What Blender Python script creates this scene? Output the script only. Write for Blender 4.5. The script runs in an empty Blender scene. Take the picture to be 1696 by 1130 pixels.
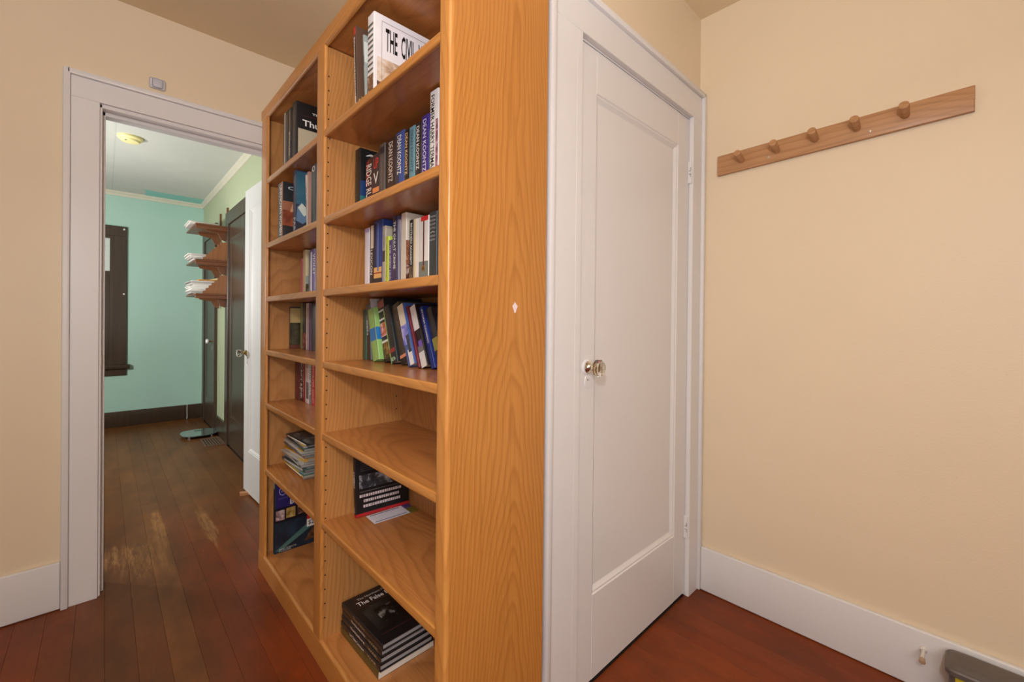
import bpy, bmesh, math, random
from mathutils import Vector, Matrix
random.seed(7)
SC = bpy.context.scene
COL = SC.collection
rad = math.radians

# ------------------------------------------------------------------ camera
F_PX, YAW, PITCH, ROLL, Y0, CAM_H = 712.95, rad(43.459), rad(-0.2344), rad(-0.557), 535.61, 1.1718
Fv = Vector((math.sin(YAW), math.cos(YAW), 0)); Rv = Vector((math.cos(YAW), -math.sin(YAW), 0)); Zv = Vector((0, 0, 1))
F1 = Fv*math.cos(PITCH)+Zv*math.sin(PITCH); U1 = -Fv*math.sin(PITCH)+Zv*math.cos(PITCH)
R2 = Rv*math.cos(ROLL)-U1*math.sin(ROLL); U2 = Rv*math.sin(ROLL)+U1*math.cos(ROLL)
cd = bpy.data.cameras.new('camera'); cam = bpy.data.objects.new('camera', cd); COL.objects.link(cam)
cam.matrix_world = Matrix(((R2.x, U2.x, -F1.x, 0), (R2.y, U2.y, -F1.y, 0), (R2.z, U2.z, -F1.z, CAM_H), (0, 0, 0, 1)))
cd.sensor_fit = 'HORIZONTAL'; cd.sensor_width = 36; cd.lens = F_PX*36/1696
cd.shift_y = -(565-Y0)/1696; cd.clip_start = 0.02
SC.camera = cam

# ------------------------------------------------------------------ light
SC.view_settings.view_transform = 'Standard'; SC.view_settings.look = 'None'
SC.view_settings.exposure = 0.0; SC.view_settings.gamma = 1.0; SC.view_settings.use_curve_mapping = False
w = bpy.data.worlds.new('world'); SC.world = w; w.use_nodes = True
w.node_tree.nodes['Background'].inputs[0].default_value = (1, .97, .93, 1); w.node_tree.nodes['Background'].inputs[1].default_value = 0.3
def area(name, loc, target, size, power, color=(1, 1, 1), sizey=None):
    l = bpy.data.lights.new(name, 'AREA'); l.energy = power; l.color = color; l.size = size
    if sizey: l.shape = 'RECTANGLE'; l.size_y = sizey
    o = bpy.data.objects.new(name, l); COL.objects.link(o); o.location = loc
    o.rotation_euler = (Vector(target)-Vector(loc)).to_track_quat('-Z', 'Y').to_euler(); return o
area('flash_softbox', (-.42, -.25, 1.74), (.8, 1.2, 1.1), .16, 14.5, (1, .985, 1.0))
area('ceiling_bounce', (-.3, -.1, 2.0), (-.3, -.05, 2.52), .8, 33, (1, .98, .99))
area('room_fill', (-.5, -.75, 1.3), (.8, .9, 1.3), 1.0, 20, (.97, .985, 1.02))
area('back_room_lamp', (-1.2, 4.0, 1.5), (.6, 4.9, 1.0), .22, 40, (1, 1, 1))
area('back_room_bounce', (-.9, 4.0, 1.0), (-.8, 4.1, 2.5), 1.6, 32, (1, .99, .99))

# ------------------------------------------------------------------ materials
MATS = {}
class NT:
    def __init__(s, name):
        s.m = bpy.data.materials.new(name); s.m.use_nodes = True; s.t = s.m.node_tree; s.b = s.t.nodes['Principled BSDF']
    def n(s, typ, **kw):
        x = s.t.nodes.new(typ)
        for k, v in kw.items():
            if k.startswith('i_'):
                key = k[2:]; key = int(key) if key.isdigit() else key.replace('_', ' ')
                if isinstance(v, bpy.types.NodeSocket): s.t.links.new(v, x.inputs[key])
                else: x.inputs[key].default_value = v
            else: setattr(x, k, v)
        return x
    def link(s, a, b): s.t.links.new(a, b)
    def math(s, op, a, b=None, c=None, clamp=False):
        x = s.n('ShaderNodeMath', operation=op); x.use_clamp = clamp
        for i, v in enumerate((a, b, c)):
            if v is None: continue
            if isinstance(v, bpy.types.NodeSocket): s.link(v, x.inputs[i])
            else: x.inputs[i].default_value = v
        return x.outputs[0]
    def mix(s, f, a, b):
        x = s.n('ShaderNodeMix', data_type='RGBA')
        for i, v in ((0, f), (6, a), (7, b)):
            if isinstance(v, bpy.types.NodeSocket): s.link(v, x.inputs[i])
            else: x.inputs[i].default_value = v if i == 0 else (*v[:3], 1)
        return x.outputs[2]
    def pos(s, kind='Object'):
        if kind == 'World': return s.n('ShaderNodeNewGeometry').outputs['Position']
        return s.n('ShaderNodeTexCoord').outputs[kind]
    def scale(s, v, sc, loc=(0, 0, 0)):
        return s.n('ShaderNodeMapping', i_Vector=v, i_Scale=sc, i_Location=loc).outputs[0]
    def noise(s, v, sc, det=2, rough=.5, dist=0):
        return s.n('ShaderNodeTexNoise', i_Vector=v, i_Scale=sc, i_Detail=det, i_Roughness=rough, i_Distortion=dist).outputs[0]
    def ramp(s, f, stops):
        x = s.n('ShaderNodeValToRGB', i_Fac=f); e = x.color_ramp.elements
        while len(e) < len(stops): e.new(.5)
        for el, (p, c) in zip(e, stops): el.position = p; el.color = (*c[:3], 1) if not isinstance(c, (int, float)) else (c, c, c, 1)
        return x.outputs[0]
    def bump(s, h, strength, dist=.002):
        b = s.n('ShaderNodeBump', i_Height=h, i_Strength=strength, i_Distance=dist); s.link(b.outputs[0], s.b.inputs['Normal'])
    def col(s, c):
        if isinstance(c, bpy.types.NodeSocket): s.link(c, s.b.inputs['Base Color'])
        else: s.b.inputs['Base Color'].default_value = (*c, 1)
    def rough(s, r):
        if isinstance(r, bpy.types.NodeSocket): s.link(r, s.b.inputs['Roughness'])
        else: s.b.inputs['Roughness'].default_value = r
def srgb(r, g, b):
    f = lambda c: (c/255/12.92) if c/255 <= .04045 else ((c/255+.055)/1.055)**2.4
    return (f(r), f(g), f(b))
def flat(c, rough=.5, metal=0, name=None, coat=0):
    k = ('flat', tuple(round(x, 4) for x in c), rough, metal)
    if k in MATS: return MATS[k]
    t = NT(name or 'plain_finish'); nz = t.noise(t.pos(), 35, 3)
    t.col(t.mix(nz, [x*.93 for x in c], [min(1, x*1.07) for x in c])); t.rough(rough); t.b.inputs['Metallic'].default_value = metal
    if coat: t.b.inputs['Coat Weight'].default_value = coat
    MATS[k] = t.m; return t.m
def paint(name, c, rough=.55, bump=.25, mottle=.05, speck=None):
    t = NT(name); p = t.pos('World')
    a = t.noise(p, 2.3, 4, .6); b = t.noise(p, 160, 2)
    base = t.mix(t.math('MULTIPLY', a, 1.0), [x*(1-mottle) for x in c], [min(1, x*(1+mottle)) for x in c])
    if speck:
        v = t.noise(p, 55, 3, .7); f = t.ramp(v, [(.74, 0.), (.78, 1.)]); base = t.mix(f, base, speck)
    t.col(base); t.rough(rough); t.bump(b, bump, .0012); return t.m
def oak(name, axis, base=(.50, .205, .042), dark=(.29, .088, .012), centre=(0, 0), tight=30, seed=0, rough=.33):
    """sliced oak: hyperbolic growth rings around a pith line running along `axis`, plus open pores"""
    t = NT(name); p = t.pos('Object')
    sep = t.n('ShaderNodeSeparateXYZ', i_Vector=p).outputs
    o = [i for i in range(3) if i != axis]
    lowscale = [1.1, 1.1, 1.1]; lowscale[axis] = .35
    wob = t.noise(t.scale(p, lowscale, (seed*3.1, seed*1.7, seed*2.3)), 2.6, 3, .5)
    wob2 = t.noise(t.scale(p, [6 if i != axis else .8 for i in range(3)], (seed, seed, seed)), 2.0, 3, .55)
    a = t.math('SUBTRACT', sep[o[0]], centre[0]); b = t.math('SUBTRACT', sep[o[1]], centre[1])
    r = t.math('SQRT', t.math('ADD', t.math('MULTIPLY', a, a), t.math('ADD', t.math('MULTIPLY', b, b), .0006)))
    ring = t.math('ADD', t.math('MULTIPLY', sep[axis], .085), r)
    ring = t.math('ADD', ring, t.math('MULTIPLY', wob, .17)); ring = t.math('ADD', ring, t.math('MULTIPLY', wob2, .018))
    fr = t.math('FRACT', t.math('MULTIPLY', ring, tight*3.3))
    g = t.ramp(fr, [(0, .15), (.45, .30), (.80, .95), (1.0, .15)])
    fine = t.noise(t.scale(p, [260 if i != axis else 5 for i in range(3)]), 1.0, 2, .6)
    pores = t.ramp(fine, [(.34, 1.), (.5, 0.)])
    tone = t.noise(t.scale(p, [2.2 if i != axis else .6 for i in range(3)], (seed*5, 0, 1)), 1.6, 2)
    b2 = t.mix(t.ramp(tone, [(.3, 0.), (.7, 1.)]), base, [base[0]*1.12, base[1]*1.16, base[2]*1.25])
    c = t.mix(t.math('MULTIPLY', t.n('ShaderNodeSeparateColor', i_Color=g).outputs[0], .48), b2, dark)
    c = t.mix(t.math('MULTIPLY', t.n('ShaderNodeSeparateColor', i_Color=pores).outputs[0], .28), c, dark)
    t.col(c); t.rough(rough); t.bump(fine, .12, .0006)
    t.b.inputs['Coat Weight'].default_value = .15; t.b.inputs['Coat Roughness'].default_value = .25
    return t.m
def printmat(cols, scale=14, name='printed_picture', seed=0):
    k = ('pm', tuple(cols), scale, seed)
    if k in MATS: return MATS[k]
    t = NT(name); v = t.noise(t.scale(t.pos(), (1, 1, 1), (seed, seed*.7, seed*.3)), scale, 4, .62, .4)
    n = len(cols); st = [(.30+.42*i/(n-1), srgb(*c)) for i, c in enumerate(cols)]
    t.col(t.ramp(v, st)); t.rough(.35); MATS[k] = t.m; return t.m

CREAM = paint('cream_wall_paint', (.76, .62, .44), .5, .3, .035, (.60, .44, .24))
CEILC = paint('tan_ceiling_paint', (.76, .62, .42), .7, .35, .03)
WHITE = paint('white_gloss_paint', (.73, .705, .70), .38, .12, .03, (.60, .56, .53))
TEAL = paint('teal_wall_paint', srgb(170, 204, 190), .6, .3, .05)
GREEN = paint('pale_green_wall_paint', srgb(176, 184, 150), .6, .3, .04)
def dark_wood():
    t = NT('dark_stained_wood'); p = t.pos('World')
    a = t.noise(t.scale(p, (30, 30, 1.6)), 1.2, 4, .6)
    t.col(t.mix(a, (.030, .017, .010), (.075, .045, .028))); t.rough(.32); t.bump(a, .15, .001); return t.m
DARK = dark_wood()
def backceil():
    t = NT('grey_back_room_ceiling'); p = t.pos('World'); s = t.n('ShaderNodeSeparateXYZ', i_Vector=p).outputs
    nz = t.noise(p, 7, 4)
    edge = t.math('ADD', s[1], t.math('MULTIPLY', nz, .12))
    f = t.math('MULTIPLY', t.math('GREATER_THAN', edge, 6.02), t.math('GREATER_THAN', t.math('ADD', s[0], t.math('MULTIPLY', nz, .2)), .42))
    grey = t.mix(t.noise(p, 3, 3), srgb(186, 187, 178), srgb(204, 204, 194))
    seam = t.math('LESS_THAN', t.math('ABSOLUTE', t.math('SUBTRACT', s[0], .055)), .004)
    grey = t.mix(t.math('MULTIPLY', seam, .25), grey, (.3, .3, .28))
    t.col(t.mix(f, grey, srgb(140, 198, 188))); t.rough(.8); t.bump(nz, .1); return t.m
BCEIL = backceil()
def floor_mat():
    t = NT('worn_red_brown_floor_finish'); p = t.pos('World'); s = t.n('ShaderNodeSeparateXYZ', i_Vector=p).outputs
    rnd = t.n('ShaderNodeObjectInfo').outputs['Random']
    big = t.noise(t.scale(p, (1.2, .5, 1)), 2.0, 3, .6)
    grain = t.noise(t.scale(p, (70, 2.5, 70)), 1.0, 4, .65)
    fine = t.noise(t.scale(p, (45, 30, 1)), 3.0, 4, .7)
    red = t.mix(rnd, (.235, .042, .007), (.275, .052, .009))
    brown = t.mix(rnd, (.160, .055, .013), (.195, .074, .018))
    # the varnish has gone brown along the trodden path through the doorway and in the back room
    dx = t.math('DIVIDE', t.math('ABSOLUTE', t.math('SUBTRACT', s[0], .10)), .30)
    path = t.math('MULTIPLY', t.math('SUBTRACT', 1.25, dx, clamp=True), 1.0, clamp=True)
    back = t.math('MULTIPLY', t.math('SUBTRACT', s[1], 2.2), .7, clamp=True)
    f = t.math('ADD', t.math('MAXIMUM', t.math('MULTIPLY', path, .8), back), t.math('MULTIPLY', t.math('SUBTRACT', big, .5), .9), clamp=True)
    f = t.math('MULTIPLY', f, t.math('MULTIPLY', t.math('ADD', s[1], .2), 1.2, clamp=True), clamp=True)
    c = t.mix(f, red, brown)
    c = t.mix(t.math('MULTIPLY', grain, .35), c, (.045, .018, .010))
    # one plank is paler than its neighbours
    pl = t.math('MULTIPLY', t.math('GREATER_THAN', s[0], .1705), t.math('LESS_THAN', s[0], .253))
    pl = t.math('MULTIPLY', pl, t.math('SUBTRACT', 1.0, t.math('MULTIPLY', t.math('SUBTRACT', s[1], 2.9), 1.5, clamp=True)))
    c = t.mix(t.math('MULTIPLY', pl, .5), c, (.25, .100, .026))
    # bare scuffed patches
    def blob(x0, y0, sx, sy):
        a = t.math('DIVIDE', t.math('SUBTRACT', s[0], x0), sx); b = t.math('DIVIDE', t.math('SUBTRACT', s[1], y0), sy)
        return t.math('SUBTRACT', 1.15, t.math('ADD', t.math('MULTIPLY', a, a), t.math('MULTIPLY', b, b)), clamp=True)
    m = t.math('MAXIMUM', blob(.225, 2.95, .045, .62), t.math('MULTIPLY', blob(.15, 2.75, .17, .28), .8))
    m = t.math('MAXIMUM', m, blob(.43, 2.98, .045, .42)); m = t.math('MAXIMUM', m, t.math('MULTIPLY', blob(.03, 2.85, .12, .2), .8))
    m = t.math('MAXIMUM', m, t.math('MULTIPLY', blob(.16, 4.6, .05, .9), .45))
    scr = t.noise(t.scale(p, (150, 22, 1)), 1.0, 4, .75)
    streak = t.noise(t.scale(p, (55, 5, 1)), 1.0, 5, .7)
    mm_ = t.math('ADD', t.math('MULTIPLY', m, .62), t.math('ADD', t.math('MULTIPLY', t.math('SUBTRACT', streak, .5), 1.3), t.math('MULTIPLY', t.math('SUBTRACT', scr, .5), 1.1)))
    mm_ = t.n('ShaderNodeSeparateColor', i_Color=t.ramp(mm_, [(.34, 0.), (.74, 1.)])).outputs[0]
    m = t.math('MULTIPLY', mm_, t.math('MULTIPLY', m, 2.0, clamp=True))
    c = t.mix(t.math('MULTIPLY', m, .95, clamp=True), c, (.38, .19, .072))
    mot = t.noise(t.scale(p, (1.3, .55, 1)), 5.0, 5, .65)
    c = t.mix(t.math('MULTIPLY', t.n('ShaderNodeSeparateColor', i_Color=t.ramp(mot, [(.35, 1.), (.62, 0.)])).outputs[0], .5), c, (.055, .020, .007))
    # pale flecks of paint and dust
    v = t.n('ShaderNodeTexVoronoi', i_Vector=p, i_Scale=9.0).outputs['Distance']
    fl = t.math('LESS_THAN', v, .022); c = t.mix(t.math('MULTIPLY', fl, .6), c, (.5, .47, .42))
    t.col(c); t.rough(t.math('ADD', .30, t.math('MULTIPLY', t.math('ADD', m, t.math('MULTIPLY', fine, .4)), .4))); t.bump(grain, .18, .0008); t.b.inputs['Specular IOR Level'].default_value = .22
    return t.m
FLOOR = floor_mat()
OAK_SIDE = oak('oak_side_veneer', 2, centre=(.20, .035), tight=26, seed=1.7)
OAK_INT = oak('oak_inner_veneer', 2, base=(.50, .225, .065), dark=(.28, .10, .024), centre=(.19, .66), tight=26, seed=4.2, rough=.4)
OAK_V = oak('oak_stile_wood', 2, base=(.56, .24, .055), dark=(.36, .125, .022), centre=(.30, .2), tight=22, seed=2.4)
OAK_H = oak('oak_rail_wood', 1, base=(.54, .23, .052), dark=(.34, .115, .02), centre=(.30, 1.1), tight=22, seed=3.1)
OAK_S = oak('oak_shelf_veneer', 1, base=(.56, .23, .066), dark=(.28, .085, .018), centre=(.15, .6), tight=20, seed=5.5, rough=.3)
PEGWOOD = oak('peg_rail_wood', 1, base=(.47, .235, .098), dark=(.28, .125, .046), centre=(.2, .3), tight=22, seed=8, rough=.5)
RACKW = oak('rack_wood', 0, base=(.175, .058, .019), dark=(.09, .027, .009), centre=(.3, .4), tight=26, seed=9, rough=.4)
HOLE = flat((.02, .01, .006), .9, name='dark_hole')
STEEL = flat((.5, .48, .45), .3, 1, 'dull_metal'); CHROME = flat((.75, .73, .68), .15, 1, 'chrome'); BRASS = flat((.42, .29, .12), .3, 1, 'aged_brass')
PAGES = flat(srgb(226, 219, 205), .8, name='paper_pages'); PAGES2 = flat(srgb(205, 190, 165), .8, name='aged_paper')
BLACK = flat((.012, .011, .012), .3, name='black_cover')
def glass_mat(name, color=(1, 1, 1), rough=0.0):
    t = NT(name); t.col(color); t.rough(rough); t.b.inputs['Transmission Weight'].default_value = 1; t.b.inputs['IOR'].default_value = 1.5; return t.m
GLASS = glass_mat('knob_glass', (.98, .97, .92)); PANE = glass_mat('window_glass', (.9, .95, .95)); SCALEGLASS = flat(srgb(84, 98, 96), .08, name='tinted_safety_glass', coat=1)

# ------------------------------------------------------------------ mesh helpers
class MB:
    def __init__(s): s.bm = bmesh.new(); s.mats = []
    def mi(s, m):
        if m not in s.mats: s.mats.append(m)
        return s.mats.index(m)
    def box(s, x0, x1, y0, y1, z0, z1, m, bev=0, seg=2):
        r = bmesh.ops.create_cube(s.bm, size=1)['verts']
        for v in r: v.co = Vector(((x0+x1)/2+v.co.x*(x1-x0), (y0+y1)/2+v.co.y*(y1-y0), (z0+z1)/2+v.co.z*(z1-z0)))
        fs = {f for v in r for f in v.link_faces}; i = s.mi(m)
        for f in fs: f.material_index = i
        if bev:
            es = list({e for v in r for e in v.link_edges})
            out = bmesh.ops.bevel(s.bm, geom=es, offset=bev, segments=seg, affect='EDGES', profile=.5)
            for f in out['faces']: f.material_index = i
        return s
    def boxv(s, x0, x1, y0, y1, z0, z1, m, bev, which, seg=3):
        """box with only selected edges bevelled; which(a,b) gets the two end points"""
        r = bmesh.ops.create_cube(s.bm, size=1)['verts']
        for v in r: v.co = Vector(((x0+x1)/2+v.co.x*(x1-x0), (y0+y1)/2+v.co.y*(y1-y0), (z0+z1)/2+v.co.z*(z1-z0)))
        i = s.mi(m)
        for f in {f for v in r for f in v.link_faces}: f.material_index = i
        es = [e for e in {e for v in r for e in v.link_edges} if which(e.verts[0].co, e.verts[1].co)]
        if es:
            out = bmesh.ops.bevel(s.bm, geom=es, offset=bev, segments=seg, affect='EDGES', profile=.5)
            for f in out['faces']: f.material_index = i
        return s
    def prism(s, pts, vec, m):
        """extrude a planar polygon (3-D points) along vec"""
        vec = Vector(vec); a = [s.bm.verts.new(p) for p in pts]; b = [s.bm.verts.new(Vector(p)+vec) for p in pts]; i = s.mi(m); n = len(pts)
        fs = [s.bm.faces.new(a), s.bm.faces.new(b[::-1])]
        for k in range(n): fs.append(s.bm.faces.new((a[k], b[k], b[(k+1) % n], a[(k+1) % n])))
        for f in fs: f.material_index = i
        bmesh.ops.recalc_face_normals(s.bm, faces=fs); return s
    def quad(s, o, u, v, m):
        o, u, v = Vector(o), Vector(u), Vector(v)
        f = s.bm.faces.new([s.bm.verts.new(q) for q in (o, o+u, o+u+v, o+v)]); f.material_index = s.mi(m); return s
    def lathe(s, o, axis, prof, m, n=24, ref=None):
        o = Vector(o); ax = Vector(axis).normalized(); e1 = ax.orthogonal().normalized() if ref is None else Vector(ref); e2 = ax.cross(e1); i = s.mi(m)
        rings = [[s.bm.verts.new(o+ax*h+(e1*math.cos(2*math.pi*k/n)+e2*math.sin(2*math.pi*k/n))*max(r, 1e-5)) for k in range(n)] for h, r in prof]
        fs = []
        for a, b in zip(rings, rings[1:]):
            for k in range(n): fs.append(s.bm.faces.new((a[k], a[(k+1) % n], b[(k+1) % n], b[k])))
        fs.append(s.bm.faces.new(rings[0][::-1])); fs.append(s.bm.faces.new(rings[-1]))
        for f in fs: f.material_index = i
        bmesh.ops.recalc_face_normals(s.bm, faces=fs); return s
    def text(s, string, o, u, v, m, off=.0):
        """flat lettering filling the rectangle o + u + v"""
        key = (string, off)
        if key not in TXT:
            c = bpy.data.curves.new('lettering', 'FONT'); c.body = string; c.resolution_u = 2; c.offset = off
            ob = bpy.data.objects.new('lettering', c); COL.objects.link(ob); bpy.context.view_layer.update()
            me = bpy.data.meshes.new_from_object(ob.evaluated_get(bpy.context.evaluated_depsgraph_get()))
            vs = [tuple(q.co) for q in me.vertices]; fs = [tuple(p.vertices) for p in me.polygons]
            bpy.data.objects.remove(ob); bpy.data.curves.remove(c); bpy.data.meshes.remove(me); TXT[key] = (vs, fs)
        vs, fs = TXT[key]; o, u, v = Vector(o), Vector(u), Vector(v); i = s.mi(m)
        xs = [q[0] for q in vs]; ys = [q[1] for q in vs]; x0, x1, y0, y1 = min(xs), max(xs), min(ys), max(ys)
        nv = [s.bm.verts.new(o+u*((q[0]-x0)/(x1-x0))+v*((q[1]-y0)/(y1-y0))) for q in vs]
        for f in fs:
            try: s.bm.faces.new([nv[k] for k in f]).material_index = i
            except ValueError: pass
        return s
    def xf(s, M):
        bmesh.ops.transform(s.bm, matrix=M, verts=s.bm.verts[:]); return s
    def done(s, name, parent=None, smooth=True, **props):
        """link as one mesh object; vertices were given in world space"""
        me = bpy.data.meshes.new(name); org = Vector((0, 0, 0))
        if parent is not None: org = ROOTS[parent.name]
        elif s.bm.verts:
            xs = [v.co for v in s.bm.verts]; org = Vector(((min(c.x for c in xs)+max(c.x for c in xs))/2, (min(c.y for c in xs)+max(c.y for c in xs))/2, min(c.z for c in xs)))
        bmesh.ops.translate(s.bm, verts=s.bm.verts[:], vec=-org)
        s.bm.to_mesh(me); s.bm.free()
        for m in s.mats: me.materials.append(m)
        if smooth:
            me.polygons.foreach_set('use_smooth', [True]*len(me.polygons)); me.set_sharp_from_angle(angle=rad(32))
        ob = bpy.data.objects.new(name, me); COL.objects.link(ob)
        if parent is not None: ob.parent = parent; ROOTS[ob.name] = org
        else: ob.location = org; ROOTS[ob.name] = org
        for k, v in props.items(): ob[k] = v
        return ob
TXT = {}; ROOTS = {}
def thing(name, loc, label=None, category=None, group=None, kind=None):
    o = bpy.data.objects.new(name, None); COL.objects.link(o); o.location = loc; o.empty_display_size = .05; ROOTS[o.name] = Vector(loc)
    for k, v in (('label', label), ('category', category), ('group', group), ('kind', kind)):
        if v: o[k] = v
    return o
def S(label, category='wall'): return dict(kind='structure', label=label, category=category)
def ident(m): return m

# ------------------------------------------------------------------ room shell
XR, YC, ZC, XW, YL, XO, YF = 1.925, .8257, 2.5245, .872, 2.50, .855, 6.25
XL, YB = -2.2, -2.2
H = .12
MB().box(XR, XR+H, YB-H, YC+.5, -.02, ZC+.1, CREAM).done('wall_right', **S('cream painted wall with the wooden peg rail'))
m = MB(); m.box(XW-.02+.02, .905+.02, YC, YC+.1, 0, ZC, CREAM); m.box(.925, XR, YC, YC+.1, 2.08, ZC, CREAM); m.box(1.85, XR, YC, YC+.1, 0, 2.08, CREAM); m.box(.925, 1.02, YC, YC+.1, 0, 2.08, CREAM)
m.done('wall_closet', **S('cream painted wall around and above the white closet door'))
MB().box(XW, XW+.09, YC+.1, YL, 0, ZC, CREAM).done('wall_behind_bookcase', **S('cream wall strip behind the tall oak bookcase'))
m = MB(); m.box(XL, -.030, YL, YL+.06, 0, ZC, CREAM); m.box(-.030, .79, YL, YL+.06, 2.075, ZC, CREAM); m.box(.79, XW+.09, YL, YL+.06, 0, ZC, CREAM)
m.done('wall_back', **S('tan cream wall left of and above the open doorway'))
m = MB(); m.box(-2.2, -.030, YL+.06, YL+.12, 0, ZC, GREEN); m.box(-.030, .79, YL+.06, YL+.12, 2.075, ZC, GREEN); m.box(.79, XO+.1, YL+.06, YL+.12, 0, ZC, GREEN)
m.done('wall_back_room_near', **S('green wall face on the back room side of the doorway'))
MB().box(XL-H, XL, YB-H, YL+.12, -.02, ZC+.1, CREAM).done('wall_left', **S('cream wall at the far left side of the hall, outside the frame'))
MB().box(XL-H, XR+H, YB-H, YB, -.02, ZC+.1, CREAM).done('wall_front', **S('cream wall behind the viewer'))
MB().box(XO, XO+H, YL+.12, YF+H, -.02, ZC+.1, GREEN).done('wall_back_room_right', **S('pale green wall between the dark doors of the back room'))
MB().box(-2.2-H, XO, YF, YF+H, -.02, ZC+.1, TEAL).done('wall_back_room_far', **S('teal wall at the far end of the back room'))
MB().box(-2.2-H, -2.2, YL+.12, YF, -.02, ZC+.1, GREEN).done('wall_back_room_left', **S('green wall at the left of the back room, outside the frame'))
m = MB(); m.box(XL, XR, YB, YL, ZC, ZC+.08, CEILC); m.done('ceiling', **S('tan painted hall ceiling', 'ceiling'))
MB().box(-2.2, XO, YL+.12, YF, ZC-.005, ZC+.08, BCEIL).done('ceiling_back_room', **S('grey ceiling of the back room with a teal patch by the far corner', 'ceiling'))
# floor: dark subfloor with one object for every board
fl = MB().box(-2.2, XR, YB, YF, -.03, -.0125, flat((.02, .01, .008), .9, name='dark_subfloor')).done('floor', **S('red-brown worn strip wood floor running from the hall into the back room', 'floor'))
PW = .0825; cache = {}
x = .0055
cols = []
k0 = int((-2.2-.005)/PW)-1
for k in range(-26, 24):
    xa = .0055+k*PW; xb = xa+PW
    xa, xb = max(xa, -2.2), min(xb, XR)
    if xb-xa < .02: continue
    yend = YF if xb < XO+.02 else (YC if xb > XW+.02 else YL)
    seen = xa > -.35
    y = YB-random.uniform(0, 1.4)
    while y < yend-.01:
        L = random.choice((1.9, 2.4, 2.9, 3.3))*random.uniform(.9, 1.1) if seen else 9
        ya, yb = max(y, YB), min(y+L, yend); y += L
        if yend-yb < .35: yb = yend; y = yend
        if yb-ya < .1: continue
        mm = MB(); mm.boxv(xa+.0002, xb-.0002, ya+.0002, yb-.0002, -.0125, 0, FLOOR, .0006, lambda a, b: a.z > -.001 and b.z > -.001, 1)
        mm.done('plank', fl, smooth=False)

# ------------------------------------------------------------------ left doorway: casing, jamb, stop, baseboards
def casing(name, x0, x1, ztop, wall, out, wd, label, bw=.022, right_w=None, cap=True):
    """flat board casing with a raised backband round an opening x0..x1 on plane y=wall facing -y (out = board thickness)"""
    rw = right_w or wd
    m = MB(); b = lambda a, c: abs(a.x-c.x) > .01 or abs(a.z-c.z) > .01
    m.box(x0-wd+bw, x0, wall-out, wall, 0, ztop, WHITE, .0015, 1); m.box(x1, x1+rw-bw, wall-out, wall, 0, ztop, WHITE, .0015, 1)
    m.box(x0-wd+bw, x1+rw-bw, wall-out, wall, ztop, ztop+wd-bw, WHITE, .0015, 1)
    o = m.done(name, **S(label, 'door casing'))
    m = MB(); t = out+.012
    m.box(x0-wd, x0-wd+bw, wall-t, wall, 0, ztop+wd, WHITE, .004, 2); m.box(x1+rw-bw, x1+rw, wall-t, wall, 0, ztop+wd, WHITE, .004, 2)
    m.box(x0-wd+bw*.5, x1+rw-bw*.5, wall-t, wall, ztop+wd-bw, ztop+wd, WHITE, .004, 2)
    c = m.done('backband', o); return o
c1 = casing('trim_1', -.016, .776, 2.064, YL, .018, .107, 'white painted casing round the open doorway to the back room')
m = MB()
m.box(-.030, -.008, YL-.006, YL+.13, 0, 2.064, WHITE, .002, 1); m.box(.768, .79, YL-.006, YL+.13, 0, 2.064, WHITE, .002, 1); m.box(-.030, .79, YL-.006, YL+.13, 2.048, 2.075, WHITE, .002, 1)
m.done('jamb', c1)
m = MB(); m.box(-.008, .002, YL+.035, YL+.085, 0, 2.048, WHITE, .002, 1); m.box(.758, .768, YL+.035, YL+.085, 0, 2.048, WHITE, .002, 1); m.box(-.008, .768, YL+.035, YL+.085, 2.032, 2.048, WHITE, .002, 1)
m.done('door_stop_strip', c1)
m = MB(); m.box(-.0085, -.0065, YL+.004, YL+.030, .955, 1.015, BRASS); m.done('strike_plate', c1)
def baseboard(name, x0, x1, y0, y1, h, side, label, mat=WHITE):
    m = MB()
    if side == '-y': m.box(x0, x1, y0, y1, .003, h, mat, .004, 3)
    else: m.box(x0, x1, y0, y1, .003, h, mat, .004, 3)
    return m.done(name, **S(label, 'baseboard'))
baseboard('baseboard_left', XL, -.124, YL-.017, YL, .190, '-y', 'white painted baseboard left of the open doorway')
baseboard('baseboard_right', XR-.018, XR, YB, YC-.032, .190, '-x', 'tall white baseboard under the peg rail')
baseboard('baseboard_closet', XW, .8955, YC-.017, YC, .190, '-y', 'short white baseboard piece between bookcase and closet door casing')
baseboard('baseboard_behind_bookcase', XW-.012, XW, YC-.017, YL, .10, '-x', 'white baseboard on the wall strip behind the bookcase')

# ------------------------------------------------------------------ closet door, casing
c2 = casing('trim_2', 1.0235, 1.818, 2.052, YC-.001, .019, .128, 'white painted casing round the closet door', right_w=.105)
m = MB(); m.box(1.02, 1.0515, YC-.001, YC+.06, 0, 2.048, WHITE, .001, 1); m.box(1.8205, 1.85, YC-.001, YC+.06, 0, 2.048, WHITE, .001, 1); m.box(1.02, 1.85, YC-.001, YC+.06, 2.048, 2.08, WHITE, .001, 1)
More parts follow.
